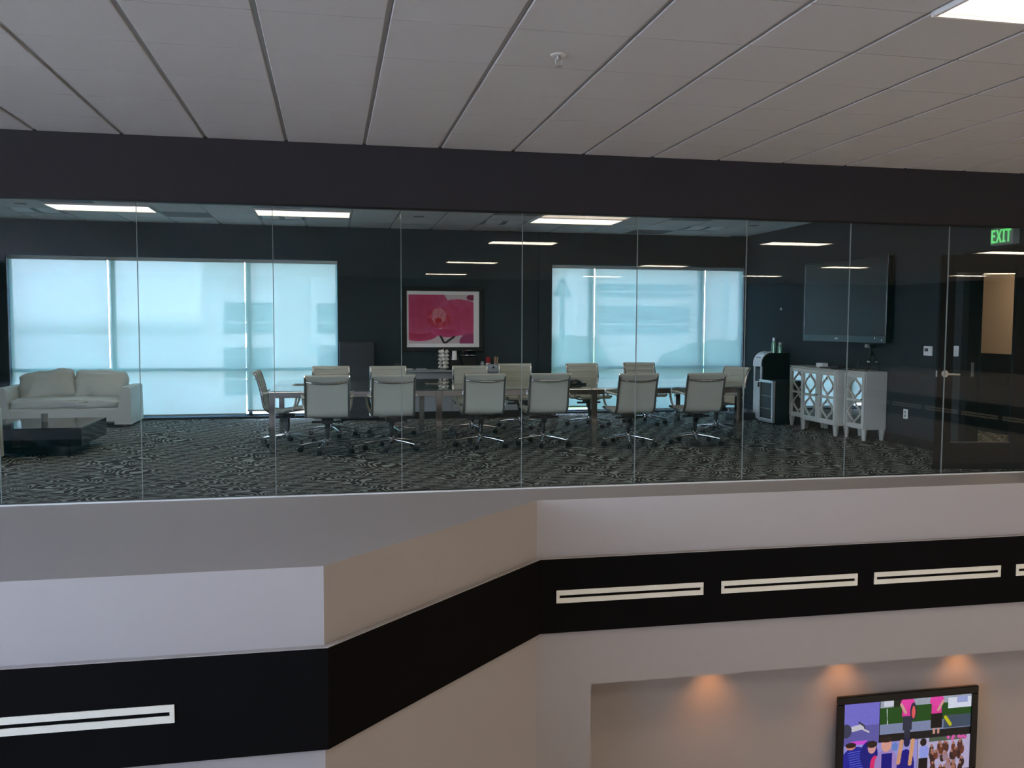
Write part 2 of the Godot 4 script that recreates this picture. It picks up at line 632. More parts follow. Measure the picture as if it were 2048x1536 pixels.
func build_conference_shell():
	struct("floor_conference", MB.new().between(Vector3(XL - 0.2, -0.25, ZB - 0.2), Vector3(XR + 0.15, 0.0, -0.02)), M.zebra_carpet)
	# back wall with two window openings
	var b := MB.new()
	var zb := ZB - 0.22
	b.between(Vector3(XL - 0.2, 0, zb), Vector3(-4.42, 3.0, ZB))
	b.between(Vector3(-4.42, 2.352, zb), Vector3(0.105, 3.0, ZB))
	b.between(Vector3(-4.42, 0, zb), Vector3(0.105, 0.035, ZB))
	b.between(Vector3(0.105, 0, zb), Vector3(3.40, 3.0, ZB))
	b.between(Vector3(3.40, 2.352, zb), Vector3(6.66, 3.0, ZB))
	b.between(Vector3(3.40, 0, zb), Vector3(6.66, 0.025, ZB))
	b.between(Vector3(6.66, 0, zb), Vector3(XR + 0.15, 3.0, ZB))
	struct("wall_back", b, M.glass_tinted_charcoal)
	struct("trim_column", MB.new().between(Vector3(3.19, 0, ZB), Vector3(3.395, CEIL, ZB + 0.05)), M.glass_tinted_charcoal)
	struct("wall_conference_left", MB.new().between(Vector3(XL - 0.2, 0, ZB), Vector3(XL, 3.0, -0.02)), M.glass_tinted_charcoal)
	# right wall with the doorway
	var r := MB.new()
	r.between(Vector3(XR, 0, ZB), Vector3(XR + 0.12, 3.0, -1.03))
	r.between(Vector3(XR, 2.13, -1.03), Vector3(XR + 0.12, 3.0, -0.12))
	r.between(Vector3(XR, 0, -0.12), Vector3(XR + 0.12, 3.0, -0.06))
	struct("wall_conference_right", r, M.glass_tinted_charcoal)
	struct("baseboard_right", MB.new().between(Vector3(XR - 0.015, 0, ZB), Vector3(XR, 0.11, -1.07)), M.black_plastic)
	struct("baseboard_back", MB.new().between(Vector3(0.11, 0, ZB), Vector3(3.19, 0.11, ZB + 0.015)), M.black_plastic)

	var c := group_struct("ceiling_conference")
	obj("slab", MB.new().between(Vector3(XL - 0.2, CEIL + 0.020, zb), Vector3(XR + 0.15, 3.15, -0.12)), M.ceiling_back, c)
	var tile := tile_mesh(TILE)
	var end := tile_mesh(0.118)
	var taken := {}
	for i in [-3, -2, 1, 2, 7, 8]:
		taken[Vector2i(i, -14)] = true
	for t in [[-4, -15], [-3, -13], [-1, -15], [1, -13], [1, -15], [10, -13], [11, -15], [10, -16], [6, -13], [6, -15]]:
		taken[Vector2i(t[0], t[1])] = true
	for i in range(-6, 13):
		for j in [-13, -14, -15, -16]:
			if taken.has(Vector2i(i, j)):
				continue
			var o := obj("tile", tile, M.ceiling_tile, c)
			o.position = Vector3(GX + (i + 0.5) * TILE, CEIL, GZ + (j + 0.5) * TILE)
		var e := obj("tile", end, M.ceiling_tile, c)
		e.position = Vector3(GX + (i + 0.5) * TILE, CEIL, ZB + 0.06)
	for i in range(-6, 14):
		obj("grid_bar", MB.new().between(Vector3(GX + i * TILE - 0.012, CEIL + 0.010, ZB), Vector3(GX + i * TILE + 0.012, CEIL + 0.021, -3.69)), M.ceiling_grid, c)
	struct("roof", MB.new().between(Vector3(ATRIUM_X0 - 0.4, 3.2, zb - 0.1), Vector3(ATRIUM_X1 + 0.4, 3.45, ATRIUM_Z1 + 0.4)), M.concrete)

	# windows behind the blinds
	for w in [[-4.42, 0.105, 0.035, [-3.106, -1.228]], [3.40, 6.66, 0.025, [4.111, 5.981]]]:
		var g := group_struct("window_2" if w[0] < 0 else "window_3")
		var zf := ZB - 0.10
		var edges: Array = [w[0]] + w[3] + [w[1]]
		for i in 3:
			obj("pane", MB.new().between(Vector3(edges[i] + 0.02, w[2] + 0.02, zf - 0.01), Vector3(edges[i + 1] - 0.02, 0.70, zf)), M.window_glass, g)
			obj("pane", MB.new().between(Vector3(edges[i] + 0.02, 0.76, zf - 0.01), Vector3(edges[i + 1] - 0.02, 2.33, zf)), M.window_glass, g)
		for i in 4:
			var x: float = edges[i] + (0.0 if i == 0 or i == 3 else (0.048 if w[0] < 0 else -0.048))
			obj("mullion", MB.new().between(Vector3(x - 0.028, w[2], zf - 0.05), Vector3(x + 0.028, 2.352, zf + 0.03)), M.window_frame, g)
		obj("transom", MB.new().between(Vector3(w[0], 0.70, zf - 0.05), Vector3(w[1], 0.755, zf + 0.03)), M.window_frame, g)
		obj("sill_rail", MB.new().between(Vector3(w[0], w[2], zf - 0.05), Vector3(w[1], w[2] + 0.03, zf + 0.03)), M.window_frame, g)
		obj("head_rail", MB.new().between(Vector3(w[0], 2.31, zf - 0.05), Vector3(w[1], 2.352, zf + 0.03)), M.window_frame, g)

	# corridor beyond the door
	struct("floor_corridor", MB.new().between(Vector3(XR + 0.12, -0.2, -5.2), Vector3(8.75, 0.0, -0.06)), M.zebra_carpet)
	struct("ceiling_corridor", MB.new().between(Vector3(XR + 0.12, 2.55, -5.2), Vector3(8.75, 2.75, -0.06)), M.ceiling_back)
	struct("wall_corridor", MB.new().between(Vector3(8.6, 1.05, -5.2), Vector3(8.75, 2.55, -0.06)), M.corridor_beige)
	struct("wall_corridor_wainscot", MB.new().between(Vector3(8.585, 0.0, -5.2), Vector3(8.75, 1.05, -0.06)), M.dark_wood)
	struct("wall_corridor_end", MB.new().between(Vector3(XR + 0.12, 0.0, -5.35), Vector3(8.75, 2.75, -5.2)), M.corridor_beige)


# ---------------------------------------------------------------- what stands outside, seen through the blinds

func build_outside():
	struct("floor_outside", MB.new().between(Vector3(-300, -4.2, -420), Vector3(300, -3.7, 60)), M.asphalt)
	var walk = MB.new().between(Vector3(-70, -3.7, -17), Vector3(70, -3.55, -12))
	struct("floor_pavement", walk, M.concrete)
	var z := -28.0
	var o := thing("office_building", "pale stucco office building with dark windows seen faintly through the roller blinds", "building", Vector3(0, 0, 0))
	obj("wall", MB.new().between(Vector3(-4.75, -3.7, z - 8), Vector3(40, 9, z)), M.stucco_tan, o)
	obj("bay", MB.new().between(Vector3(-4.75, -3.7, z), Vector3(-1.95, 2.66, z + 0.25)), M.stucco_white, o)
	obj("bay", MB.new().between(Vector3(-0.75, 0.6, z), Vector3(2.6, 3.0, z + 0.25)), M.stucco_white, o)
	obj("bay", MB.new().between(Vector3(8.0, -3.7, z), Vector3(10.5, 3.4, z + 0.25)), M.stucco_white, o)
	obj("bay", MB.new().between(Vector3(16.5, -3.7, z), Vector3(19.5, 3.4, z + 0.25)), M.stucco_white, o)
	for w in [[-3.92, 1.05, 1.75, 1.15, 0.25], [-3.95, -1.3, 1.75, 1.8, 0.25], [-0.5, 1.05, 2.6, 1.15, 0.25], [-0.5, -1.3, 2.6, 1.6, 0.0], [10.8, 1.05, 4.0, 1.15, 0.0], [10.8, 2.6, 4.0, 0.5, 0.0], [19.0, 1.05, 2.2, 1.15, 0.25]]:
		var win := obj("window", MB.new().between(Vector3(w[0], w[1], z + w[4]), Vector3(w[0] + w[2], w[1] + w[3], z + w[4] + 0.05)), M.far_window, o)
		obj("sash_bar", MB.new().between(Vector3(w[0], w[1] + 0.32 * w[3], z + w[4] + 0.05), Vector3(w[0] + w[2], w[1] + 0.32 * w[3] + 0.05, z + w[4] + 0.09)), M.stucco_white, win)
	var l := thing("street_lamp", "dark street lamp post with a bell shaped lantern outside the window", "lamp post", Vector3(6.14, -3.55, -16))
	obj("post", MB.new().lathe([Vector2(0, 0), Vector2(0.13, 0), Vector2(0.11, 0.5), Vector2(0.075, 0.7), Vector2(0.065, 5.7), Vector2(0, 5.7)], 14), M.post_metal, l)
	obj("lantern", MB.new().lathe([Vector2(0, 5.70), Vector2(0.25, 5.74), Vector2(0.235, 5.80), Vector2(0.14, 5.98), Vector2(0.11, 6.08), Vector2(0.10, 6.17), Vector2(0.03, 6.2), Vector2(0.03, 6.26), Vector2(0, 6.27)], 18), M.post_metal, l)
	for h in [[12.5, -20.0, 3.4], [8.3, -23.0, 2.6], [16.4, -22.5, 2.4]]:
		var q = MB.new().cushion(Vector3(0, 2.2, 0), Vector3(h[2], 4.4, 2.2), 0.9, Vector3(0.3, 0.2, 0.3), Transform3D.IDENTITY, 0.5, 7 + int(h[0]), 1.1)
		var t := obj("round_shrub", q, M.hedge)
		t.position = Vector3(h[0], -3.7, h[1])
		tag(t, {12.5: "broad dark green shrub between the street lamp and the office building", 8.3: "green shrub growing beside the street lamp post outside", 16.4: "dark green shrub beyond the broad shrub, farthest from the street lamp"}[h[0]], "shrub", "shrubs outside the windows")


# ---------------------------------------------------------------- ceiling lights

func troffer(at: Vector3, label: String, rad: float, c: Color, gm: Material, grp: String):
	var o := thing("ceiling_light", label, "ceiling light", at, 0.0, grp)
	var f := MB.new()
	for s in [-1.0, 1.0]:
		f.box(Vector3(0, -0.002, s * 0.291), Vector3(1.214, 0.036, 0.022), 0.003)
		f.box(Vector3(s * 0.596, -0.002, 0), Vector3(0.022, 0.036, 0.56), 0.003)
	obj("frame", f, M.lamp_trim, o)
	obj("diffuser", MB.new().box(Vector3(0, 0.004, 0), Vector3(1.172, 0.012, 0.562)), gm, o)
	area(Vector3(0, -0.008, 0), 1.172, 0.562, rad, c, o)


func build_troffers():
	var warm := Color(1.0, 0.925, 0.815)
	var list := [
		[2.7186, 3.63, "large bright troffer over the void beside the sprinkler head"],
		[2.70, 7.60, "troffer over the atrium, first mirrored in the glass above the orchid picture"],
		[2.60, 12.70, "troffer over the atrium, second mirrored in the glass above the orchid picture"],
		[2.62, 17.60, "troffer over the atrium, third mirrored in the glass just above the orchid picture"],
		[7.36, 6.60, "troffer mirrored in the glass between the wall television and the window"],
		[7.28, 12.70, "troffer mirrored in the glass at the head of the second window"],
		[7.25, 17.60, "troffer mirrored in the glass on the blind beside the street lamp"],
		[12.25, 7.33, "troffer mirrored in the glass under the exit sign"],
		[11.70, 12.05, "troffer mirrored in the glass across the wall television"],
		[11.58, 16.10, "troffer mirrored in the glass at the corner beside the second window"],
		[17.05, 14.40, "troffer mirrored in the glass on the door leaf"],
		[12.48, 3.63, "added unseen troffer over the void, nearer the angled wall of the two by the far right ledge"],  # added out of view to throw light on the angled wall
		[17.36, 3.63, "added unseen troffer over the far right ledge of the void"]]  # likewise added, lights the angled wall from the right
	for a in list:
		troffer(Vector3(a[0] + TILE, CEIL, a[1] + TILE / 2), a[2], LAMP_L * (0.45 if a[0] < 5.0 and a[1] < 5.0 else 1.0), warm, M.troffer_glow, "atrium ceiling troffers")
	var cool := Color(1.0, 0.93, 0.82)
	for a in [[-3, "troffer in the conference room ceiling above the sofa"], [1, "troffer in the conference room ceiling above the head of the table"], [7, "troffer in the conference room ceiling above the far half of the table"]]:
		troffer(Vector3(GX + (a[0] + 1) * TILE, CEIL, GZ - 13.5 * TILE), a[1], ROOM_L, cool, M.room_glow, "conference room troffers")
	for a in [[-3, "troffer just behind the header in the lounge end of the conference room"], [1, "troffer just behind the header, over the middle of the conference room"], [7, "troffer just behind the header, over the television end of the conference room"]]:
		troffer(Vector3(GX + (a[0] + 1) * TILE, CEIL - 0.0, GZ - 9.5 * TILE), a[1], ROOM_L, cool, M.room_glow, "conference room troffers")
	var d := thing("downlight", "round corridor downlight beyond the open door", "ceiling light", Vector3(7.7, 2.55, -2.0))
	obj("trim", MB.new().lathe([Vector2(0.0, 0.0), Vector2(0.07, -0.004), Vector2(0.10, -0.012), Vector2(0.11, 0.0)], 20), M.lamp_trim, d)
	area(Vector3(0, -0.02, 0), 0.16, 0.16, 230.0, Color(1.0, 0.88, 0.74), d)


# ---------------------------------------------------------------- glass partition

func build_partition():
	for k in range(-5, 8):
		var x0 := SEAM + k * PANEL
		var o := thing("glass_panel", "clear glass partition panel, %s along from the open door" % ["thirteenth", "twelfth", "eleventh", "tenth", "ninth", "eighth", "seventh", "sixth", "fifth", "fourth", "third", "second", "first"][k + 5], "glass panel", Vector3(x0 + PANEL / 2, 0.012, -0.04), 0.0, "glass partition panels")
		obj("pane", MB.new().box(Vector3(0, GLASS_TOP / 2 - 0.004, 0), Vector3(PANEL - 0.006, GLASS_TOP - 0.012, 0.012)), M.partition_glass, o)
		obj("edge_joint", MB.new().box(Vector3(PANEL / 2, GLASS_TOP / 2 - 0.004, 0), Vector3(0.005, GLASS_TOP - 0.012, 0.012)), M.joint, o)
	var t := group_struct("trim_glazing")
	obj("head_channel", MB.new().between(Vector3(XL, GLASS_TOP - 0.014, -0.06), Vector3(XR, GLASS_TOP - 0.001, 0.002)), M.gasket, t)
	obj("sill_gasket", MB.new().between(Vector3(XL, 0.0, -0.056), Vector3(XR, 0.014, -0.024)), M.gasket, t)
	obj("sill_channel", MB.new().between(Vector3(XL, 0.0, -0.022), Vector3(XR, 0.011, -0.002), 0.001), M.white_plastic, t)


# ---------------------------------------------------------------- black band with cream frames

func stripe_frame(parent: Node3D, w: float, at: Vector3, turn := 0.0):
	var f := Node3D.new()
	f.name = uname(parent, "cream_frame")
	parent.add_child(f, true)
	f.position = at
	f.rotation.y = turn
	var h := 0.105
	var side := 0.026
	var bar := 0.041
	obj("strip", MB.new().box(Vector3(0, h / 2 - bar / 2, 0), Vector3(w, bar, 0.008), 0.001), M.cream_trim, f)
	obj("strip", MB.new().box(Vector3(0, -h / 2 + bar / 2, 0), Vector3(w - side - 0.001, bar, 0.008), 0.001), M.cream_trim, f)
	for s in [-1.0, 1.0]:
		obj("strip", MB.new().box(Vector3(s * (w / 2 - side / 2), -bar / 2 - 0.0005, 0), Vector3(side, h - bar - 0.001, 0.0082), 0.001), M.cream_trim, f)


func build_wall_band():
	var y0 := -1.077
	var y1 := -0.471
	var th := 0.05
	var k := th * 0.41421
	var xf := Transform3D(Basis(Vector3.RIGHT, Vector3.BACK, Vector3.DOWN), Vector3.ZERO)
	var a := Vector2(-0.054, 2.16)
	var b := Vector2(1.606, 0.50)
	var ao := a + Vector2(k, th)
	var bo := b + Vector2(k, th)
	var left := group_struct("trim_band")
	obj("panel", MB.new().prism(PackedVector2Array([Vector2(ATRIUM_X0, 2.16), a, ao, Vector2(ATRIUM_X0, 2.16 + th)]), -y1, -y0, xf), M.black_panel, left)
	for i in 6:
		stripe_frame(left, 1.262, Vector3(-0.882 - 0.631 - i * 1.425, -0.787, 2.16 + th + 0.004))
	var mid := group_struct("trim_band")
	obj("panel", MB.new().prism(PackedVector2Array([a, b, bo, ao]), -y1, -y0, xf), M.black_panel, mid)
	var right := group_struct("trim_band")
	obj("panel", MB.new().prism(PackedVector2Array([b, Vector2(15.75, 0.50), Vector2(15.75, 0.50 + th), bo]), -y1, -y0, xf), M.black_panel, right)
	for i in 9:
		stripe_frame(right, 1.262, Vector3(1.759 + 0.631 + i * 1.422, -0.780, 0.50 + th + 0.004))
	var g := 0.005
	var gk := g * 0.41421
	for q in [[left, [Vector2(ATRIUM_X0, 2.16 + g), a + Vector2(gk, g), ao, Vector2(ATRIUM_X0, 2.16 + th)]], [mid, [a + Vector2(gk, g), b + Vector2(gk, g), bo, ao]], [right, [b + Vector2(gk, g), Vector2(15.75, 0.50 + g), Vector2(15.75, 0.50 + th), bo]]]:
		obj("top_cap", MB.new().prism(PackedVector2Array(q[1]), -y1 - 0.004, -y1, xf), M.white_paint, q[0])
	# the same band on the side of the atrium that the glass mirrors
	var side := group_struct("trim_band")
	obj("panel", MB.new().between(Vector3(15.8 - th, y0, 0.55), Vector3(15.8, y1, ATRIUM_Z1)), M.black_panel, side)
	for i in 13:
		stripe_frame(side, 1.262, Vector3(15.8 - th - 0.004, -0.785, 1.8 + i * 1.425), -PI / 2)


# ---------------------------------------------------------------- niche: television and lights

func build_niche_television():
	var o := thing("television", "black framed television showing a photo collage in the lit wall niche", "television", Vector3(5.355, -2.497, -0.03))
	obj("housing", MB.new().box(Vector3(0, 0, 0.035), Vector3(1.40, 0.80, 0.07), 0.01), M.black_plastic, o)
	obj("wall_bracket", MB.new().box(Vector3(0, 0, -0.009), Vector3(0.5, 0.3, 0.018)), M.black_plastic, o)
	var f := MB.new()
	var w := 1.494
	var h := 0.888
	for s in [-1.0, 1.0]:
		f.box(Vector3(0, s * (h / 2 - 0.037), 0.075), Vector3(w, 0.074, 0.04), 0.006)
		f.box(Vector3(s * (w / 2 - 0.034), 0, 0.075), Vector3(0.068, h - 0.148, 0.04), 0.006)
	obj("bezel", f, M.black_gloss, o)
	var sw := w / 2 - 0.066
	var sh := h / 2 - 0.072
	var q := MB.new()
	q.quad_uv(Vector3(-sw, sh, 0.078), Vector3(sw, sh, 0.078), Vector3(sw, -sh, 0.078), Vector3(-sw, -sh, 0.078), Vector3.BACK)
	var m := mat("collage_screen", Color(0.02, 0.02, 0.02), 0.2)
	var tx := collage_texture()
	m.emission_enabled = true
	m.emission = Color.WHITE
	m.emission_operator = BaseMaterial3D.EMISSION_OP_MULTIPLY
	m.emission_texture = tx
	m.emission_energy_multiplier = 0.85
	obj("screen", q, m, o)
	area(Vector3(0, 0, 0.10), 1.3, 0.70, 0.35, Color(0.6, 0.55, 1.0), o, Vector3(0, 180, 0))

	for i in 4:
		var x: float = [3.36, 4.68, 5.94, 7.2][i]
		var d := thing("puck_light", "small round niche downlight, %s along from the angled wall" % ["first", "second", "third", "fourth"][i], "spotlight", Vector3(x, -1.545, 0.13), 0.0, "niche downlights")
		obj("trim_ring", MB.new().lathe([Vector2(0.026, -0.004), Vector2(0.045, -0.008), Vector2(0.05, 0.0)], 20), M.lamp_trim, d)
		obj("lens", MB.new().lathe([Vector2(0.0, -0.004), Vector2(0.027, -0.004), Vector2(0.027, 0.0)], 16), M.puck_glow, d)
		var s := SpotLight3D.new()
		s.name = "lamp"
		s.light_color = Color(1.0, 0.66, 0.35)
		s.light_energy = 0.42
		s.spot_angle = 50.0
		s.spot_angle_attenuation = 0.9
		s.spot_range = 12.0
		s.spot_attenuation = 2.0
		s.light_size = 0.03
		s.shadow_enabled = true
		d.add_child(s)
		s.position = Vector3(0, -0.012, 0)
		s.rotation_degrees = Vector3(-90, 0, 0)


func blob(im: Image, c: Color, cx: float, cy: float, rx: float, ry: float):
	for y in range(maxi(0, int(cy - ry)), mini(im.get_height(), int(cy + ry) + 1)):
		for x in range(maxi(0, int(cx - rx)), mini(im.get_width(), int(cx + rx) + 1)):
			if pow((x - cx) / rx, 2) + pow((y - cy) / ry, 2) <= 1.0:
				im.set_pixel(x, y, c)


func line(im: Image, c: Color, x0: float, y0: float, x1: float, y1: float, r: float):
	var nn := int(maxf(absf(x1 - x0), absf(y1 - y0)) / maxf(1.0, r * 0.5)) + 1
	for i in nn + 1:
		var t := float(i) / nn
		blob(im, c, lerpf(x0, x1, t), lerpf(y0, y1, t), r, r)


func rect(im: Image, c: Color, x0: int, y0: int, x1: int, y1: int):
	im.fill_rect(Rect2i(x0, y0, x1 - x0, y1 - y0), c)


func collage_texture() -> ImageTexture:     # four photographs on the screen; faces are left plain
	var W := 640
	var H := 360
	var im := Image.create(W, H, false, Image.FORMAT_RGB8)
	rect(im, Color(0.46, 0.44, 0.82), 0, 0, 176, 196)                 # pavement with a pale animal and a grey bag
	rect(im, Color(0.38, 0.36, 0.66), 0, 108, 176, 196)
	line(im, Color(0.80, 0.79, 0.84), 36, 122, 92, 112, 13)
	line(im, Color(0.82, 0.80, 0.82), 84, 118, 124, 140, 4)
	line(im, Color(0.20, 0.20, 0.26), 76, 92, 100, 108, 4)
	line(im, Color(0.20, 0.20, 0.26), 100, 108, 104, 120, 3)
	blob(im, Color(0.22, 0.23, 0.34), 14, 128, 26, 32)
	line(im, Color(0.82, 0.30, 0.85), 40, 188, 110, 186, 9)
	# street stall with people in pink shirts
	rect(im, Color(0.10, 0.30, 0.08), 178, 0, 640, 120)
	rect(im, Color(0.62, 0.66, 0.72), 178, 0, 640, 34)
	rect(im, Color(0.82, 0.84, 0.90), 196, 2, 246, 30)
	rect(im, Color(0.08, 0.12, 0.08), 246, 0, 290, 34)
	rect(im, Color(0.50, 0.54, 0.68), 178, 112, 640, 168)
	rect(im, Color(0.06, 0.06, 0.08), 178, 160, 640, 196)
	rect(im, Color(0.24, 0.30, 0.38), 500, 96, 640, 156)
	rect(im, Color(0.86, 0.88, 0.95), 520, 14, 640, 64)
	rect(im, Color(0.62, 0.66, 0.86), 566, 10, 620, 40)
	line(im, Color(0.78, 0.76, 0.10), 508, 104, 534, 140, 8)
	line(im, Color(0.75, 0.78, 0.80), 212, 40, 216, 112, 2)
	for pp in [[314, 0, 1], [462, 0, -1]]:
		rect(im, Color(0.90, 0.22, 0.62), pp[0] - 26, 0, pp[0] + 26, 84)
		blob(im, Color(0.92, 0.26, 0.66), pp[0], 20, 36, 26)
		line(im, Color(0.84, 0.62, 0.60), pp[0] - 32 * pp[2], 26, pp[0] - 8 * pp[2], 66, 7)
	rect(im, Color(0.18, 0.19, 0.27), 294, 82, 338, 150)
	rect(im, Color(0.16, 0.17, 0.24), 302, 150, 330, 186)
	blob(im, Color(0.16, 0.16, 0.26), 344, 62, 16, 42)
	blob(im, Color(0.92, 0.36, 0.36), 345, 66, 9, 30)
	rect(im, Color(0.03, 0.03, 0.04), 434, 82, 492, 152)
	rect(im, Color(0.78, 0.58, 0.52), 446, 152, 458, 180)
	rect(im, Color(0.78, 0.58, 0.52), 468, 152, 480, 180)
	# group of three in blue
	rect(im, Color(0.60, 0.58, 0.86), 0, 196, 370, 360)
	blob(im, Color(0.10, 0.12, 0.60), 62, 290, 74, 86)
	for i in 12:
		line(im, Color(0.40, 0.46, 0.86), 26 + i * 2, 232 + i * 11, 84 + i * 3, 226 + i * 11, 1.5)
	blob(im, Color(0.84, 0.55, 0.48), 38, 202, 24, 16)
	blob(im, Color(0.06, 0.08, 0.50), 128, 250, 44, 66)
	blob(im, Color(0.84, 0.60, 0.60), 142, 218, 20, 26)
	blob(im, Color(0.88, 0.16, 0.44), 158, 310, 24, 56)
	blob(im, Color(0.62, 0.52, 0.78), 214, 310, 58, 84)
	rect(im, Color(0.05, 0.04, 0.50), 192, 250, 244, 360)
	blob(im, Color(0.86, 0.62, 0.58), 214, 210, 26, 32)
	blob(im, Color(0.06, 0.05, 0.52), 312, 320, 44, 80)
	line(im, Color(0.82, 0.60, 0.48), 290, 200, 276, 300, 10)
	line(im, Color(0.84, 0.62, 0.46), 346, 200, 334, 310, 10)
	blob(im, Color(0.40, 0.52, 0.80), 256, 222, 16, 20)
	blob(im, Color(0.10, 0.10, 0.30), 316, 206, 16, 22)
	# crowd on a pale square
	rect(im, Color(0.72, 0.68, 0.82), 372, 196, 640, 360)
	rect(im, Color(0.30, 0.36, 0.30), 430, 196, 620, 216)
	var rng := RandomNumberGenerator.new()
	rng.seed = 12
	for i in 46:
		var x := rng.randf_range(440, 600)
		var y := rng.randf_range(216, 350)
		blob(im, [Color(0.32, 0.18, 0.16), Color(0.42, 0.22, 0.16), Color(0.20, 0.12, 0.12), Color(0.62, 0.50, 0.56)][i % 4], x, y + 20, rng.randf_range(10, 15), rng.randf_range(18, 26))
		blob(im, Color(0.66, 0.45, 0.38), x, y, 6, 8)
	for i in 7:
		blob(im, Color(0.85, 0.35, 0.68), rng.randf_range(500, 636), rng.randf_range(198, 216), 9, 8)
	blob(im, Color(0.58, 0.62, 0.92), 404, 262, 24, 38)
	blob(im, Color(0.12, 0.09, 0.10), 400, 214, 16, 18)
	rect(im, Color(0.05, 0.04, 0.06), 378, 290, 424, 360)
	for p in [[38, 196, 26, 12], [142, 200, 26, 16], [214, 184, 30, 14]]:      # hair
		blob(im, Color(0.16, 0.10, 0.10), p[0], p[1], p[2], p[3])
	im.resize(240, 135, Image.INTERPOLATE_BILINEAR)
	im.resize(W, H, Image.INTERPOLATE_CUBIC)
	for y in H:
		for x in W:
			im.set_pixel(x, y, im.get_pixel(x, y) * rng.randf_range(0.86, 1.1))
	return ImageTexture.create_from_image(im)


# ---------------------------------------------------------------- glass door, standing open into the room

func build_door():
	var hinge := Vector3(XR - 0.025, 0.0, -0.15)
	var free := Vector3(5.80, 0.0, -0.315)
	var dirn := (free - hinge).normalized()
	var len := hinge.distance_to(free)
	var o := Node3D.new()
	o.name = "door_1"
	add_child(o)
	o.set_meta("kind", "structure")
	o.position = hinge
	o.basis = Basis(dirn, Vector3.UP, dirn.cross(Vector3.UP))
	var h := 2.095
	var st := 0.15
	obj("stile", MB.new().box(Vector3(len - st / 2, h / 2 + 0.004, 0), Vector3(st, h - 0.008, 0.042), 0.003), M.dark_wood, o)
	obj("stile", MB.new().box(Vector3(st / 2, h / 2 + 0.004, 0), Vector3(st, h - 0.008, 0.042), 0.003), M.dark_wood, o)
	obj("top_rail", MB.new().box(Vector3(len / 2, h - 0.083, 0), Vector3(len - 2 * st, 0.166, 0.042), 0.003), M.dark_wood, o)
	obj("bottom_rail", MB.new().box(Vector3(len / 2, 0.137, 0), Vector3(len - 2 * st, 0.258, 0.042), 0.003), M.dark_wood, o)
	obj("pane", MB.new().box(Vector3(len / 2, 1.095, 0), Vector3(len - 2 * st, 1.67, 0.008)), M.door_glass, o)
	obj("stop_bead", MB.new().box(Vector3(len / 2, 0.272, 0), Vector3(len - 2 * st, 0.012, 0.05), 0.002), M.fridge_grey, o)
	for s in [-1.0, 1.0]:
		var b := MB.new()
		b.lathe([Vector2(0, 0), Vector2(0.034, 0), Vector2(0.034, 0.008), Vector2(0.012, 0.012), Vector2(0.012, 0.05), Vector2(0, 0.05)], 18, Transform3D(Basis(Vector3.RIGHT, Vector3(0, 0, s), Vector3.UP), Vector3(len - 0.07, 0.945, s * 0.021)))
		b.bar(Vector3(len - 0.065, 0.945, s * 0.062), Vector3(len - 0.20, 0.940, s * 0.062), 0.014, 0.018, 0.004)
		obj("lever_handle", b, M.steel, o)
	obj("latch_plate", MB.new().box(Vector3(len + 0.0005, 0.945, 0), Vector3(0.003, 0.06, 0.025)), M.steel, o)
	var fr := group_struct("trim_doorway")
	for z in [-1.03, -0.12]:
		var s := 1.0 if z < -0.5 else -1.0
		obj("jamb", MB.new().between(Vector3(XR - 0.015, 0, z - 0.0 * s), Vector3(XR + 0.135, 2.13, z + s * 0.03)), M.dark_wood, fr)
	obj("casing", MB.new().between(Vector3(XR - 0.018, 0, -1.10), Vector3(XR, 2.20, -1.00)), M.dark_wood, fr)
	obj("casing", MB.new().between(Vector3(XR + 0.12, 0, -1.10), Vector3(XR + 0.138, 2.20, -0.99)), M.dark_wood, fr)
	obj("head_casing", MB.new().between(Vector3(XR - 0.018, 2.10, -1.0), Vector3(XR + 0.135, 2.20, -0.08)), M.dark_wood, fr)
	obj("strike_plate", MB.new().between(Vector3(XR + 0.03, 0.87, -1.0005), Vector3(XR + 0.065, 1.02, -0.997)), M.steel, fr)


# ---------------------------------------------------------------- roller blinds

func build_blinds():
	var list := [
		[-4.40, -3.112, 0.055, "pale aqua roller blind nearest the sofa arm and the room corner"],
		[-3.099, -1.234, 0.055, "wide pale aqua roller blind in the middle of the sofa window"],
		[-1.221, 0.100, 0.105, "pale aqua roller blind of the sofa window, beside the tall dark cabinet"],
		[3.405, 4.105, 0.095, "narrow pale aqua roller blind nearest the orchid picture, lamp post behind it"],
		[4.117, 5.976, 0.035, "wide pale aqua roller blind in the middle of the table window"],
		[5.988, 6.645, 0.035, "narrow pale aqua roller blind beside the corner with the water cooler"]]
	for a in list:
		var w: float = a[1] - a[0]
		var o := thing("roller_blind", a[3], "blind", Vector3((a[0] + a[1]) / 2, a[2], ZB - 0.035), 0.0, "roller blinds")
		var top: float = 2.345 - a[2]
		obj("fabric", MB.new().box(Vector3(0, (top - 0.03) / 2 + 0.01, 0), Vector3(w, top - 0.05, 0.001)), M.blind_fabric, o)
		obj("cassette", MB.new().box(Vector3(0, top - 0.026, 0.012), Vector3(w + 0.012, 0.048, 0.045), 0.006), M.blind_rail, o)
		obj("bottom_rail", MB.new().box(Vector3(0, 0.012, 0.0), Vector3(w, 0.024, 0.012), 0.003), M.blind_rail, o)


# ---------------------------------------------------------------- conference table

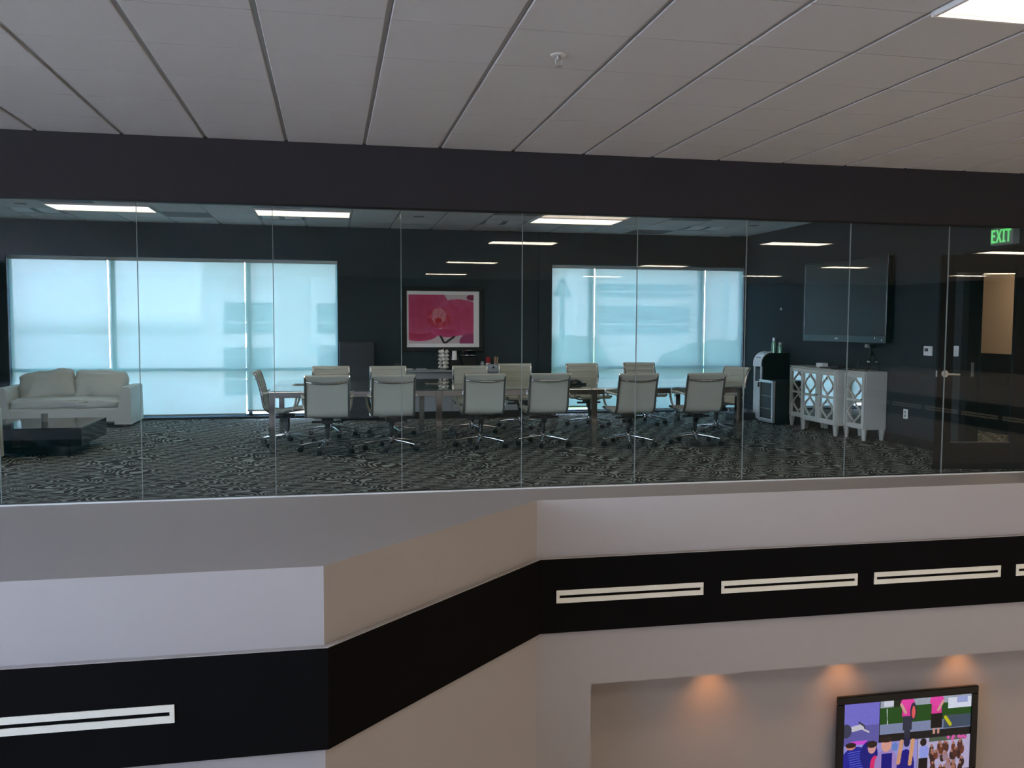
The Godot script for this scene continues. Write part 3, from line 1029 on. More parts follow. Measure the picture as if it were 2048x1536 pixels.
func build_table():
	var x0 := -0.66
	var x1 := 4.80
	var z0 := -4.42
	var z1 := -2.44
	var ty := 0.685
	var o := thing("conference_table", "long glass topped conference table on square chrome legs", "table", Vector3((x0 + x1) / 2, 0, (z0 + z1) / 2))
	var hx := (x1 - x0) / 2
	var hz := (z1 - z0) / 2
	var third := 2 * hx / 3
	for i in 3:
		for s in [-1.0, 1.0]:
			obj("glass_top", MB.new().box(Vector3(-hx + third * (i + 0.5), ty - 0.006, s * hz / 2), Vector3(third - 0.006, 0.012, hz - 0.006), 0.002), M.table_glass, o)
	for i in 4:
		var lx := -hx + 0.035 + (2 * hx - 0.07) * i / 3.0
		for s in [-1.0, 1.0]:
			obj("leg", MB.new().box(Vector3(lx, (ty - 0.012) / 2, s * (hz - 0.035)), Vector3(0.066, ty - 0.014, 0.066), 0.003), M.chrome, o)
		obj("cross_rail", MB.new().box(Vector3(lx, ty - 0.045, 0), Vector3(0.05, 0.062, 2 * hz - 0.14), 0.003), M.chrome, o)
	for s in [-1.0, 1.0]:
		for i in 3:
			obj("apron", MB.new().box(Vector3(-hx + 0.035 + (2 * hx - 0.07) * (i + 0.5) / 3.0, ty - 0.045, s * (hz - 0.035)), Vector3((2 * hx - 0.07) / 3.0 - 0.068, 0.062, 0.05), 0.003), M.chrome, o)
	obj("centre_beam", MB.new().box(Vector3(0, ty - 0.04, 0), Vector3(2 * hx - 0.2, 0.05, 0.06), 0.003), M.chrome, o)
	for x in [-2.42, -0.85, 1.9]:
		var p := obj("power_module", MB.new().box(Vector3(x, ty + 0.004, 0), Vector3(0.20, 0.008, 0.09), 0.003), M.steel, o)
		obj("lid", MB.new().box(Vector3(x, ty + 0.010, 0.0), Vector3(0.15, 0.004, 0.06), 0.001), M.black_plastic, p)

	var ph := thing("conference_phone", "black three lobed conference phone on the glass table top", "phone", Vector3(2.86, ty, -3.0))
	var poly := PackedVector2Array()
	for k in 48:
		var a := TAU * k / 48
		var r := 0.135 + 0.035 * cos(3.0 * a)
		poly.append(Vector2(cos(a), sin(a)) * r)
	var b := MB.new()
	b.prism(poly, 0.0, 0.022, Transform3D(Basis(Vector3.RIGHT, Vector3.FORWARD, Vector3.UP), Vector3.ZERO))
	obj("base", b, M.black_plastic, ph)
	obj("body", MB.new().lathe([Vector2(0, 0.02), Vector2(0.115, 0.022), Vector2(0.10, 0.045), Vector2(0.07, 0.066), Vector2(0.03, 0.075), Vector2(0, 0.076)], 24), M.black_plastic, ph)
	obj("display", MB.new().box(Vector3(0.055, 0.058, 0.05), Vector3(0.075, 0.006, 0.045), 0.002, Transform3D(Basis(Vector3(0, 0, 1), -0.35), Vector3(0, 0.016, 0))), M.sign_face, ph)
	obj("keypad", MB.new().box(Vector3(-0.02, 0.062, 0.07), Vector3(0.06, 0.008, 0.03), 0.002), M.sign_face, ph)
	# the cord runs back to the joint between the two rows of panes and down through it
	var cord := [Vector3(-0.06, 0.02, -0.10), Vector3(-0.08, 0.008, -0.20), Vector3(-0.06, 0.006, -0.36), Vector3(-0.055, 0.004, -0.42), Vector3(-0.055, -0.02, -0.43), Vector3(-0.06, -0.16, -0.42), Vector3(-0.02, -0.27, -0.40), Vector3(-0.07, -0.36, -0.38), Vector3(-0.10, -0.5, -0.34), Vector3(-0.16, -0.62, -0.30), Vector3(-0.26, -ty + 0.006, -0.25), Vector3(-0.34, -ty + 0.006, -0.32)]
	obj("cord", MB.new().tube(cord, 0.004, 6), M.black_plastic, ph)


# ---------------------------------------------------------------- office chairs

func chair_profile() -> Array:     # Vector2(z, y): seat front to the rolled top of the back; the chair faces -z
	var keys := [Vector2(-0.262, 0.405), Vector2(-0.268, 0.425), Vector2(-0.25, 0.442), Vector2(-0.20, 0.442), Vector2(-0.10, 0.428), Vector2(0.02, 0.410), Vector2(0.12, 0.404), Vector2(0.185, 0.418), Vector2(0.222, 0.455), Vector2(0.238, 0.51), Vector2(0.25, 0.58), Vector2(0.268, 0.67), Vector2(0.292, 0.76), Vector2(0.318, 0.835), Vector2(0.332, 0.858), Vector2(0.352, 0.862), Vector2(0.362, 0.846), Vector2(0.352, 0.815)]
	var out := []
	for i in keys.size() - 1:
		var p0: Vector2 = keys[maxi(i - 1, 0)]
		var p1: Vector2 = keys[i]
		var p2: Vector2 = keys[i + 1]
		var p3: Vector2 = keys[mini(i + 2, keys.size() - 1)]
		for k in 3:
			out.append(p1.cubic_interpolate(p2, p0, p3, k / 3.0))
	out.append(keys[-1])
	return out


func make_chair(label: String) -> Node3D:
	var o := thing("office_chair", label, "chair", Vector3.ZERO, 0.0, "white leather office chairs round the glass table")
	var prof := chair_profile()
	obj("seat_shell", MB.new().sheet(prof, -0.215, 0.215, 0.011), M.white_leather, o)
	# quilted channels across the sitting side
	var rib := MB.new()
	for i in range(9, 42, 3):
		var p: Vector2 = prof[i]
		var d: Vector2 = (prof[i + 1] - prof[i - 1]).normalized()
		var nn := Vector3(0, d.x, -d.y)
		var a := Vector3(0, p.y, p.x) + nn * 0.0005
		rib.box(Vector3.ZERO, Vector3(0.424, 0.008, 0.030), 0.0035, Transform3D(Basis(Vector3.RIGHT, nn, Vector3.RIGHT.cross(nn)), a))
	obj("quilted_channels", rib, M.white_leather, o)
	for s in [-1.0, 1.0]:
		var pts := []
		for i in range(6, prof.size() - 9):
			var d: Vector2 = (prof[mini(i + 1, prof.size() - 1)] - prof[i - 1]).normalized()
			pts.append(Vector3(s * 0.226, prof[i].y - d.x * 0.008, prof[i].x + d.y * 0.008))
		obj("side_frame", MB.new().tube(pts, 0.0145, 8), M.chrome, o)
		# arm: flat loop from the back frame forward and down to the seat frame
		var arm := [Vector3(s * 0.228, 0.615, 0.262), Vector3(s * 0.25, 0.622, 0.22), Vector3(s * 0.268, 0.628, 0.12), Vector3(s * 0.272, 0.632, 0.0), Vector3(s * 0.272, 0.628, -0.07), Vector3(s * 0.270, 0.605, -0.115), Vector3(s * 0.266, 0.565, -0.125), Vector3(s * 0.258, 0.50, -0.11), Vector3(s * 0.238, 0.44, -0.085), Vector3(s * 0.225, 0.424, -0.07)]
		obj("armrest", MB.new().tube(arm, [0.008, 0.012, 0.014, 0.015, 0.015, 0.015, 0.014, 0.013, 0.011, 0.008], 8), M.white_leather, o)
		obj("arm_bolt", MB.new().lathe([Vector2(0, -0.016), Vector2(0.011, -0.016), Vector2(0.013, 0.0), Vector2(0.011, 0.016), Vector2(0, 0.016)], 12, Transform3D(Basis(Vector3.UP, Vector3.RIGHT, Vector3.BACK), Vector3(s * 0.232, 0.615, 0.264))), M.chrome, o)
	obj("head_roll", MB.new().tube([Vector3(-0.23, 0.846, 0.345), Vector3(0.23, 0.846, 0.345)], 0.0185, 12), M.white_leather, o)
	# bowed brace behind the back and brace under the seat
	var brace := []
	for i in 13:
		var t := i / 12.0 * 2.0 - 1.0
		brace.append(Vector3(t * 0.222, 0.772 + 0.018 * t * t, 0.345 - 0.038 * t * t * t * t))
	obj("back_brace", MB.new().tube(brace, [0.008, 0.010, 0.012, 0.013, 0.013, 0.013, 0.013, 0.013, 0.013, 0.013, 0.012, 0.010, 0.008], 8), M.chrome, o)
	var ub := [Vector3(-0.222, 0.405, 0.03), Vector3(-0.13, 0.375, 0.02), Vector3(0.13, 0.375, 0.02), Vector3(0.222, 0.405, 0.03)]
	obj("seat_brace", MB.new().tube(ub, 0.011, 8), M.chrome, o)
	var me := MB.new()
	me.box(Vector3(0, 0.345, 0.01), Vector3(0.13, 0.045, 0.20), 0.01)
	me.box(Vector3(0, 0.335, 0.02), Vector3(0.34, 0.024, 0.035), 0.006)
	me.bar(Vector3(0, 0.33, 0.04), Vector3(0, 0.27, 0.0), 0.06, 0.04, 0.006)
	obj("tilt_mechanism", me, M.black_plastic, o)
	obj("gas_column", MB.new().lathe([Vector2(0, 0.07), Vector2(0.014, 0.07), Vector2(0.014, 0.18), Vector2(0.025, 0.18), Vector2(0.025, 0.32), Vector2(0, 0.32)], 16), M.black_plastic, o)
	obj("hub", MB.new().lathe([Vector2(0, 0.085), Vector2(0.034, 0.088), Vector2(0.038, 0.10), Vector2(0.036, 0.145), Vector2(0.030, 0.152), Vector2(0, 0.152)], 18), M.chrome, o)
	for k in 5:
		var a := TAU * k / 5 + PI / 2 + 0.3
		var d := Vector3(cos(a), 0, sin(a))
		var leg := obj("base_leg", MB.new().tube([d * 0.03 + Vector3.UP * 0.118, d * 0.16 + Vector3.UP * 0.104, d * 0.285 + Vector3.UP * 0.082, d * 0.305 + Vector3.UP * 0.078], [0.017, 0.014, 0.011, 0.011], 8), M.chrome, o)
		var cap = MB.new().lathe([Vector2(0, 0.056), Vector2(0.013, 0.056), Vector2(0.013, 0.092), Vector2(0.009, 0.096), Vector2(0, 0.096)], 12, Transform3D(Basis.IDENTITY, d * 0.302))
		obj("caster_cap", cap, M.chrome, leg)
		var wh := MB.new()
		var ax := Vector3(-d.z, 0, d.x).rotated(Vector3.UP, 0.7 * k)
		var nx := ax.cross(Vector3.UP).normalized()
		for s in [-1.0, 1.0]:
			wh.lathe([Vector2(0, -0.009), Vector2(0.022, -0.009), Vector2(0.0275, -0.005), Vector2(0.0275, 0.005), Vector2(0.022, 0.009), Vector2(0, 0.009)], 16, Transform3D(Basis(nx, ax, nx.cross(ax)), d * 0.302 + nx * 0.012 + Vector3.UP * 0.0285 + ax * 0.014 * s))
		wh.box(Vector3.ZERO, Vector3(0.03, 0.03, 0.016), 0.004, Transform3D(Basis(nx, Vector3.UP, ax), d * 0.302 + nx * 0.005 + Vector3.UP * 0.044))
		obj("caster", wh, M.black_plastic, leg)
	return o


func build_chairs():
	var near := ["first", "second", "third", "fourth", "fifth", "sixth"]
	var xs := [-0.043, 0.655, 1.685, 2.42, 3.40, 4.23]
	var zs := [-2.55, -2.60, -2.70, -2.68, -2.50, -2.50]
	var tr := [0.0, 0.02, -0.02, 0.0, 0.02, -0.01]
	var proto: Node3D
	for i in 6:
		var lab := "white office chair with its back to the glass partition, %s along from the sofa end" % near[i]
		var o: Node3D
		if i == 0:
			proto = make_chair(lab)
			o = proto
		else:
			o = copy(proto, "office_chair", lab, Vector3.ZERO)
		o.position = Vector3(xs[i], 0, zs[i])
		o.rotation.y = tr[i]
	var bx := [0.0, 0.735, 1.78, 2.52, 3.50, 4.38]
	var bz := [-3.98, -3.92, -3.90, -4.45, -4.45, -4.62]
	var br := [0.0, 0.03, -0.05, 0.02, 0.06, -0.04]
	for i in 6:
		copy(proto, "office_chair", "white office chair facing the glass partition across the table, %s along from the sofa end" % near[i], Vector3(bx[i], 0, bz[i]), PI + br[i])
	copy(proto, "office_chair", "white office chair at the table end beside the sofa, seen side on", Vector3(-0.50, 0, -3.22), -PI / 2 - 0.05)
	copy(proto, "office_chair", "white office chair at the table end beside the mirrored cabinets", Vector3(4.93, 0, -3.45), PI / 2 + 0.28)


# ---------------------------------------------------------------- lounge corner

func make_sofa(called: String, label: String, w: float, seats: int, cat: String) -> Node3D:      # faces +z, origin at the middle of the footprint
	var o := thing(called, label, cat)
	var dp := 0.80
	var aw := 0.15
	var hy := 0.545
	obj("base", MB.new().box(Vector3(0, 0.165, 0.0), Vector3(w - 2 * aw - 0.01, 0.20, dp - 0.03), 0.02), M.sofa_leather, o)
	obj("back_frame", MB.new().box(Vector3(0, 0.31, -dp / 2 + 0.08), Vector3(w - 2 * aw - 0.01, 0.47, 0.16), 0.03), M.sofa_leather, o)
	for s in [-1.0, 1.0]:
		var a := MB.new()
		var poly := PackedVector2Array([Vector2(w / 2 * s, 0.04), Vector2((w / 2 - 0.01) * s, hy - 0.02), Vector2((w / 2 - 0.03) * s, hy), Vector2((w / 2 - aw + 0.03) * s, hy), Vector2((w / 2 - aw + 0.012) * s, hy - 0.025), Vector2((w / 2 - aw - 0.0) * s, 0.36), Vector2((w / 2 - aw - 0.07) * s, 0.04)])
		a.prism(poly, -dp / 2, dp / 2)
		obj("arm", a, M.sofa_leather, o)
		obj("foot", MB.new().box(Vector3(s * (w / 2 - 0.10), 0.02, 0.0), Vector3(0.05, 0.04, dp - 0.1), 0.004), M.chrome, o)
	obj("seat_cushion", MB.new().cushion(Vector3(0, 0.315, 0.04), Vector3(w - 2 * aw - 0.005, 0.13, dp - 0.14), 0.045, Vector3(0, 0.02, 0.02), Transform3D.IDENTITY, 0.07, 3, 7.0), M.sofa_leather, o)
	var cw := (w - 2 * aw) / seats
	for i in seats:
		var tilt := Transform3D(Basis(Vector3.RIGHT, -0.22) * Basis(Vector3.BACK, (0.13 if i == 0 and seats > 1 else -0.03)), Vector3(-w / 2 + aw + cw * (i + 0.5), 0.53, -dp / 2 + 0.23))
		obj("back_cushion", MB.new().cushion(Vector3.ZERO, Vector3(cw + 0.02, 0.40, 0.17), 0.07, Vector3(0.0, 0.02, 0.06), tilt, 0.05, 11 + i, 5.0), M.sofa_leather, o)
	return o


func build_lounge():
	var s := make_sofa("sofa", "white leather two seat sofa under the window blinds", 1.69, 2, "sofa")
	s.position = Vector3(-3.495, 0, -5.78)
	var c := make_sofa("armchair", "white leather armchair beside the low black table", 0.95, 1, "armchair")
	c.position = Vector3(-3.775, 0, -2.16)
	c.rotation.y = PI
	var t := thing("coffee_table", "low glossy black box coffee table in front of the sofa", "coffee table", Vector3(-3.13, 0, -3.22))
	obj("plinth", MB.new().box(Vector3(0, 0.053, 0), Vector3(0.78, 0.106, 0.78), 0.003), M.black_plastic, t)
	obj("box", MB.new().box(Vector3(0, 0.20, 0), Vector3(1.08, 0.19, 1.08), 0.003), M.black_gloss, t)
	obj("glass_top", MB.new().box(Vector3(0, 0.299, 0), Vector3(1.08, 0.008, 1.08), 0.001), M.black_gloss, t)
	var g := thing("candle_holder", "small frosted candle holder on the low black table", "candle holder", Vector3(-3.14, 0.303, -3.36))
	obj("cup", MB.new().lathe([Vector2(0, 0), Vector2(0.032, 0), Vector2(0.036, 0.09), Vector2(0.031, 0.09), Vector2(0.028, 0.02), Vector2(0, 0.02)], 18), M.sign_face, g)
	obj("candle", MB.new().lathe([Vector2(0, 0.02), Vector2(0.027, 0.02), Vector2(0.027, 0.05), Vector2(0, 0.052)], 16), M.paper, g)


# ---------------------------------------------------------------- credenza wall

func build_credenza():
	var f := thing("tall_cabinet", "tall dark grey cabinet standing between the window and the credenza", "cabinet", Vector3(0.37, 0, -5.99))
	obj("body", MB.new().box(Vector3(0, 0.58, 0), Vector3(0.50, 1.12, 0.50), 0.006), M.fridge_grey, f)
	obj("door", MB.new().box(Vector3(0, 0.585, 0.262), Vector3(0.49, 1.09, 0.022), 0.004), M.fridge_grey, f)
	for x in [-0.2, 0.2]:
		obj("foot", MB.new().box(Vector3(x, 0.012, 0.18), Vector3(0.05, 0.024, 0.05)), M.black_plastic, f)
	var o := thing("credenza", "low pale grey credenza under the orchid picture", "cabinet", Vector3(1.76, 0, -5.97))
	var w := 2.24
	obj("plinth", MB.new().box(Vector3(0, 0.055, -0.03), Vector3(w - 0.1, 0.11, 0.38)), M.black_plastic, o)
	obj("carcass", MB.new().box(Vector3(0, 0.405, -0.02), Vector3(w, 0.59, 0.42), 0.003), M.grey_lacquer, o)
	obj("top", MB.new().box(Vector3(0, 0.711, 0.0), Vector3(w + 0.03, 0.024, 0.50), 0.004), M.grey_lacquer, o)
	for i in 4:
		var x := -w / 2 + w / 4 * (i + 0.5)
		obj("drawer", MB.new().box(Vector3(x, 0.64, 0.20), Vector3(w / 4 - 0.006, 0.10, 0.02), 0.003), M.grey_lacquer, o)
		obj("door", MB.new().box(Vector3(x, 0.345, 0.20), Vector3(w / 4 - 0.006, 0.455, 0.02), 0.003), M.grey_lacquer, o)
	var ct := 0.723

	var k := thing("coffee_pod_carousel", "chrome carousel rack filled with pale coffee pods", "pod rack", Vector3(1.652, ct, -5.9))
	obj("base_disc", MB.new().lathe([Vector2(0, 0), Vector2(0.075, 0), Vector2(0.075, 0.008), Vector2(0.02, 0.016), Vector2(0, 0.016)], 24), M.chrome, k)
	obj("rod", MB.new().lathe([Vector2(0, 0.01), Vector2(0.006, 0.01), Vector2(0.006, 0.305), Vector2(0.010, 0.31), Vector2(0.008, 0.322), Vector2(0, 0.324)], 10), M.chrome, k)
	for lv in 5:
		for q in 5:
			var a := TAU * q / 5.0 + 0.25 + lv * 0.1
			var d := Vector3(cos(a), 0, sin(a))
			var ax := (d + Vector3.UP * 0.55).normalized()
			var sd := ax.cross(Vector3.UP).normalized()
			obj("pod", MB.new().lathe([Vector2(0, -0.022), Vector2(0.017, -0.022), Vector2(0.022, 0.02), Vector2(0.025, 0.022), Vector2(0.025, 0.026), Vector2(0, 0.026)], 10, Transform3D(Basis(sd, ax, sd.cross(ax)), d * 0.05 + Vector3.UP * (0.045 + lv * 0.057))), M.paper, k)

	var m := thing("coffee_maker", "black coffee maker with chrome banded head on the credenza", "coffee maker", Vector3(2.05, ct, -5.97))
	obj("body", MB.new().box(Vector3(0, 0.13, -0.04), Vector3(0.24, 0.26, 0.22), 0.02), M.black_plastic, m)
	obj("drip_tray", MB.new().box(Vector3(0, 0.015, 0.12), Vector3(0.16, 0.03, 0.12), 0.006), M.black_plastic, m)
	obj("head", MB.new().lathe([Vector2(0, 0.20), Vector2(0.10, 0.20), Vector2(0.125, 0.225), Vector2(0.12, 0.262), Vector2(0.08, 0.292), Vector2(0, 0.30)], 26, Transform3D(Basis.IDENTITY, Vector3(0, 0, 0.03))), M.black_gloss, m)
	var arc := []
	for i in 13:
		var a := PI * i / 12.0
		arc.append(Vector3(-cos(a) * 0.13, 0.222 + 0.0 * sin(a), 0.03 + sin(a) * 0.13))
	obj("chrome_band", MB.new().tube(arc, 0.007, 8), M.chrome, m)
	var db := thing("pod_drawer_box", "low black box carrying the paper cup beside the coffee maker", "box", Vector3(1.83, ct, -5.98))
	obj("body", MB.new().box(Vector3(0, 0.075, 0), Vector3(0.16, 0.15, 0.26), 0.008), M.black_plastic, db)
	obj("pull", MB.new().box(Vector3(0, 0.075, 0.135), Vector3(0.06, 0.012, 0.012), 0.003), M.black_gloss, db)
	var cup := thing("paper_cup", "white paper cup standing upside down on the low black box", "cup", Vector3(1.822, ct + 0.15, -5.93))
	obj("cup", MB.new().lathe([Vector2(0, 0.135), Vector2(0.030, 0.135), Vector2(0.034, 0.13), Vector2(0.042, 0.006), Vector2(0.045, 0.004), Vector2(0.045, 0.0), Vector2(0, 0.0)], 20), M.paper, cup)

	var cb := thing("condiment_box", "grey condiment box with a black triangle emblem on the credenza", "box", Vector3(2.385, ct, -5.79))
	obj("tray", MB.new().box(Vector3(0, 0.042, 0), Vector3(0.215, 0.084, 0.09), 0.003), M.grey_lacquer, cb)
	obj("triangle_emblem", MB.new().prism(PackedVector2Array([Vector2(-0.024, 0.028), Vector2(0.024, 0.028), Vector2(0.0, 0.07)]), 0.0445, 0.0465), M.black_plastic, cb)
	for xx in [-0.07, 0.06]:
		obj("corner_clip", MB.new().box(Vector3(xx, 0.09, 0.03), Vector3(0.03, 0.012, 0.02), 0.002), M.black_plastic, cb)
	var can := thing("creamer_canister", "red and white creamer canister beside the condiment box", "canister", Vector3(2.335, ct, -5.92))
	obj("jar", MB.new().lathe([Vector2(0, 0), Vector2(0.036, 0), Vector2(0.036, 0.12), Vector2(0, 0.12)], 20), M.paper, can)
	obj("lid", MB.new().lathe([Vector2(0.037, 0.10), Vector2(0.037, 0.18), Vector2(0.034, 0.188), Vector2(0, 0.188)], 20), M.red_label, can)
	var sj := thing("sugar_jar", "small clear sugar jar at the end of the creamer canister", "jar", Vector3(2.245, ct, -5.92))
	obj("jar", MB.new().lathe([Vector2(0, 0), Vector2(0.028, 0), Vector2(0.03, 0.09), Vector2(0.022, 0.115), Vector2(0.022, 0.125), Vector2(0, 0.126)], 18), M.sign_face, sj)
	var st := thing("stirrer_cup", "clear cup of pale wooden stirrers behind the condiment box", "cup", Vector3(2.455, ct, -5.90))
	obj("cup", MB.new().lathe([Vector2(0, 0), Vector2(0.032, 0), Vector2(0.038, 0.10), Vector2(0.034, 0.10), Vector2(0.03, 0.01), Vector2(0, 0.01)], 18), M.sign_face, st)
	for i in 7:
		var a := TAU * i / 7.0
		obj("stirrer", MB.new().bar(Vector3(cos(a) * 0.012, 0.015, sin(a) * 0.012), Vector3(cos(a) * 0.032, 0.19 + 0.006 * (i % 3), sin(a) * 0.03), 0.006, 0.0025), M.pale_wood, st)
	var ho := thing("acrylic_holder", "small clear acrylic leaflet holder on the sofa end of the credenza", "holder", Vector3(0.97, ct, -5.9))
	obj("back_plate", MB.new().box(Vector3(0, 0.055, -0.02), Vector3(0.11, 0.11, 0.004), 0.001, Transform3D(Basis(Vector3.RIGHT, -0.2), Vector3.ZERO)), M.window_glass, ho)
	obj("foot_plate", MB.new().box(Vector3(0, 0.003, 0.01), Vector3(0.11, 0.006, 0.07), 0.001), M.window_glass, ho)
	obj("card", MB.new().box(Vector3(0, 0.052, -0.014), Vector3(0.09, 0.07, 0.002), 0.0, Transform3D(Basis(Vector3.RIGHT, -0.2), Vector3.ZERO)), M.fridge_grey, ho)
	var di := thing("small_dish", "small round white dish between the leaflet holder and the pod carousel", "dish", Vector3(1.14, ct, -5.85))
	obj("dish", MB.new().lathe([Vector2(0, 0), Vector2(0.035, 0), Vector2(0.06, 0.022), Vector2(0.056, 0.024), Vector2(0.03, 0.008), Vector2(0, 0.008)], 20), M.paper, di)
	var fl := thing("folded_napkins", "flat stack of grey napkins beside the small white dish", "napkins", Vector3(1.32, ct, -5.9))
	obj("stack", MB.new().box(Vector3(0, 0.012, 0), Vector3(0.16, 0.024, 0.14), 0.004), M.grey_lacquer, fl)


# ---------------------------------------------------------------- orchid picture

func build_painting():
	var o := thing("framed_picture", "pink orchid print with white mat in a wide black frame", "picture", Vector3(1.69, 1.485, ZB))
	var w := 1.245
	var h := 0.985
	var f := MB.new()
	for s in [-1.0, 1.0]:
		f.box(Vector3(0, s * (h / 2 - 0.032), 0.02), Vector3(w, 0.064, 0.04), 0.006)
		f.box(Vector3(s * (w / 2 - 0.032), 0, 0.02), Vector3(0.064, h - 0.128, 0.04), 0.006)
	obj("frame", f, M.black_plastic, o)
	obj("mat_board", MB.new().box(Vector3(-0.03, 0, 0.012), Vector3(w - 0.13 + 0.06, h - 0.126, 0.012)), M.paper, o)
	var m := mat("orchid_print", Color(0.86, 0.82, 0.82), 0.5)
	m.albedo_texture = orchid_texture()
	var q := MB.new()
	var pw := 0.50
	var ph := 0.372
	q.quad_uv(Vector3(-pw - 0.03, ph, 0.0185), Vector3(pw - 0.03, ph, 0.0185), Vector3(pw - 0.03, -ph, 0.0185), Vector3(-pw - 0.03, -ph, 0.0185), Vector3.BACK)
	obj("print", q, m, o)


func orchid_texture() -> ImageTexture:
	var W := 480
	var H := 356
	var im := Image.create(W, H, false, Image.FORMAT_RGB8)
	var nz := FastNoiseLite.new()
	nz.seed = 4
	nz.frequency = 0.02
	var white := Color(0.92, 0.90, 0.90)
	for y in H:
		for x in W:
			var u := float(x) / W
			var w := float(y) / H
			var c := white
			var nn := nz.get_noise_2d(x, y * 0.6)
			var dl := pow((u - 0.17) / 0.46, 2) + pow((w - 0.30) / 0.52, 2) + 0.05 * nn        # left petal
			if dl < 1.0:
				c = Color(0.82, 0.24, 0.45).lerp(Color(0.88, 0.38, 0.56), clampf(dl + 0.5 * nn, 0, 1))
			var dr := pow((u - 0.80) / 0.42, 2) + pow((w - 0.43 - 0.10 * (u - 0.5)) / 0.37, 2) + 0.05 * nn     # right petal
			if dr < 1.0:
				c = Color(0.85, 0.27, 0.48).lerp(Color(0.90, 0.40, 0.58), clampf(dr + 0.6 * nn, 0, 1))
			var db := pow((u - 0.16) / 0.28, 2) + pow((w - 0.82) / 0.13, 2) + 0.06 * nn        # lower left sepal
			if db < 1.0 and dl > 0.93:
				c = Color(0.80, 0.16, 0.38).lerp(Color(0.90, 0.35, 0.55), clampf(db, 0, 1))
			var dc := pow((u - 0.60) / 0.26, 2) + pow((w - 0.74) / 0.13, 2)                    # lower middle sepal
			if dc < 1.0 and w > 0.70:
				c = Color(0.84, 0.20, 0.45).lerp(Color(0.92, 0.40, 0.62), clampf(dc, 0, 1))
			var dx := pow((u - 0.94) / 0.16, 2) + pow((w - 0.96) / 0.16, 2)
			if dx < 1.0 and w > 0.80:
				c = Color(0.72, 0.28, 0.52)
			var dn := pow((u - 0.97) / 0.08, 2) + pow((w - 0.05) / 0.06, 2)
			if dn < 1.0:
				c = Color(0.62, 0.15, 0.35)
			var ring := pow((u - 0.47) / 0.185, 2) + pow((w - 0.47) / 0.21, 2)                  # lip
			if ring < 1.0:
				c = Color(0.82, 0.14, 0.28).lerp(Color(0.90, 0.35, 0.45), clampf(0.5 + nn * 2.0, 0, 1))
			var core := pow((u - 0.465) / 0.115, 2) + pow((w - 0.43) / 0.165, 2)
			if core < 1.0:
				c = Color(0.93, 0.62, 0.66).lerp(Color(0.85, 0.36, 0.46), clampf(0.5 + 0.5 * sin(u * 90.0 + nn * 6.0), 0, 1) * 0.5)
			var heart := pow((u - 0.455) / 0.05, 2) + pow((w - 0.53) / 0.06, 2)
			if heart < 1.0:
				c = Color(0.80, 0.10, 0.16)
			im.set_pixel(x, y, c)
	line(im, Color(0.16, 0.20, 0.15), 236, 304, 262, 354, 8)
	line(im, Color(0.16, 0.20, 0.15), 266, 354, 334, 306, 8)
	return ImageTexture.create_from_image(im)


# ---------------------------------------------------------------- right wall: screen, cabinets, cooler, small fittings

func ogee(hw: float, hh: float) -> Array:
	var q := [Vector2(0.0, 1.0), Vector2(0.10, 0.90), Vector2(0.26, 0.80), Vector2(0.34, 0.64), Vector2(0.56, 0.58), Vector2(0.70, 0.44), Vector2(0.76, 0.34), Vector2(0.94, 0.22), Vector2(1.0, 0.06)]
	var out := []
	for p in q: out.append(Vector3(p.x * hw, p.y * hh, 0))
	for i in range(q.size() - 1, -1, -1): out.append(Vector3(q[i].x * hw, -q[i].y * hh, 0))
	for i in range(1, q.size()): out.append(Vector3(-q[i].x * hw, -q[i].y * hh, 0))
	for i in range(q.size() - 1, 0, -1): out.append(Vector3(-q[i].x * hw, q[i].y * hh, 0))
	return out


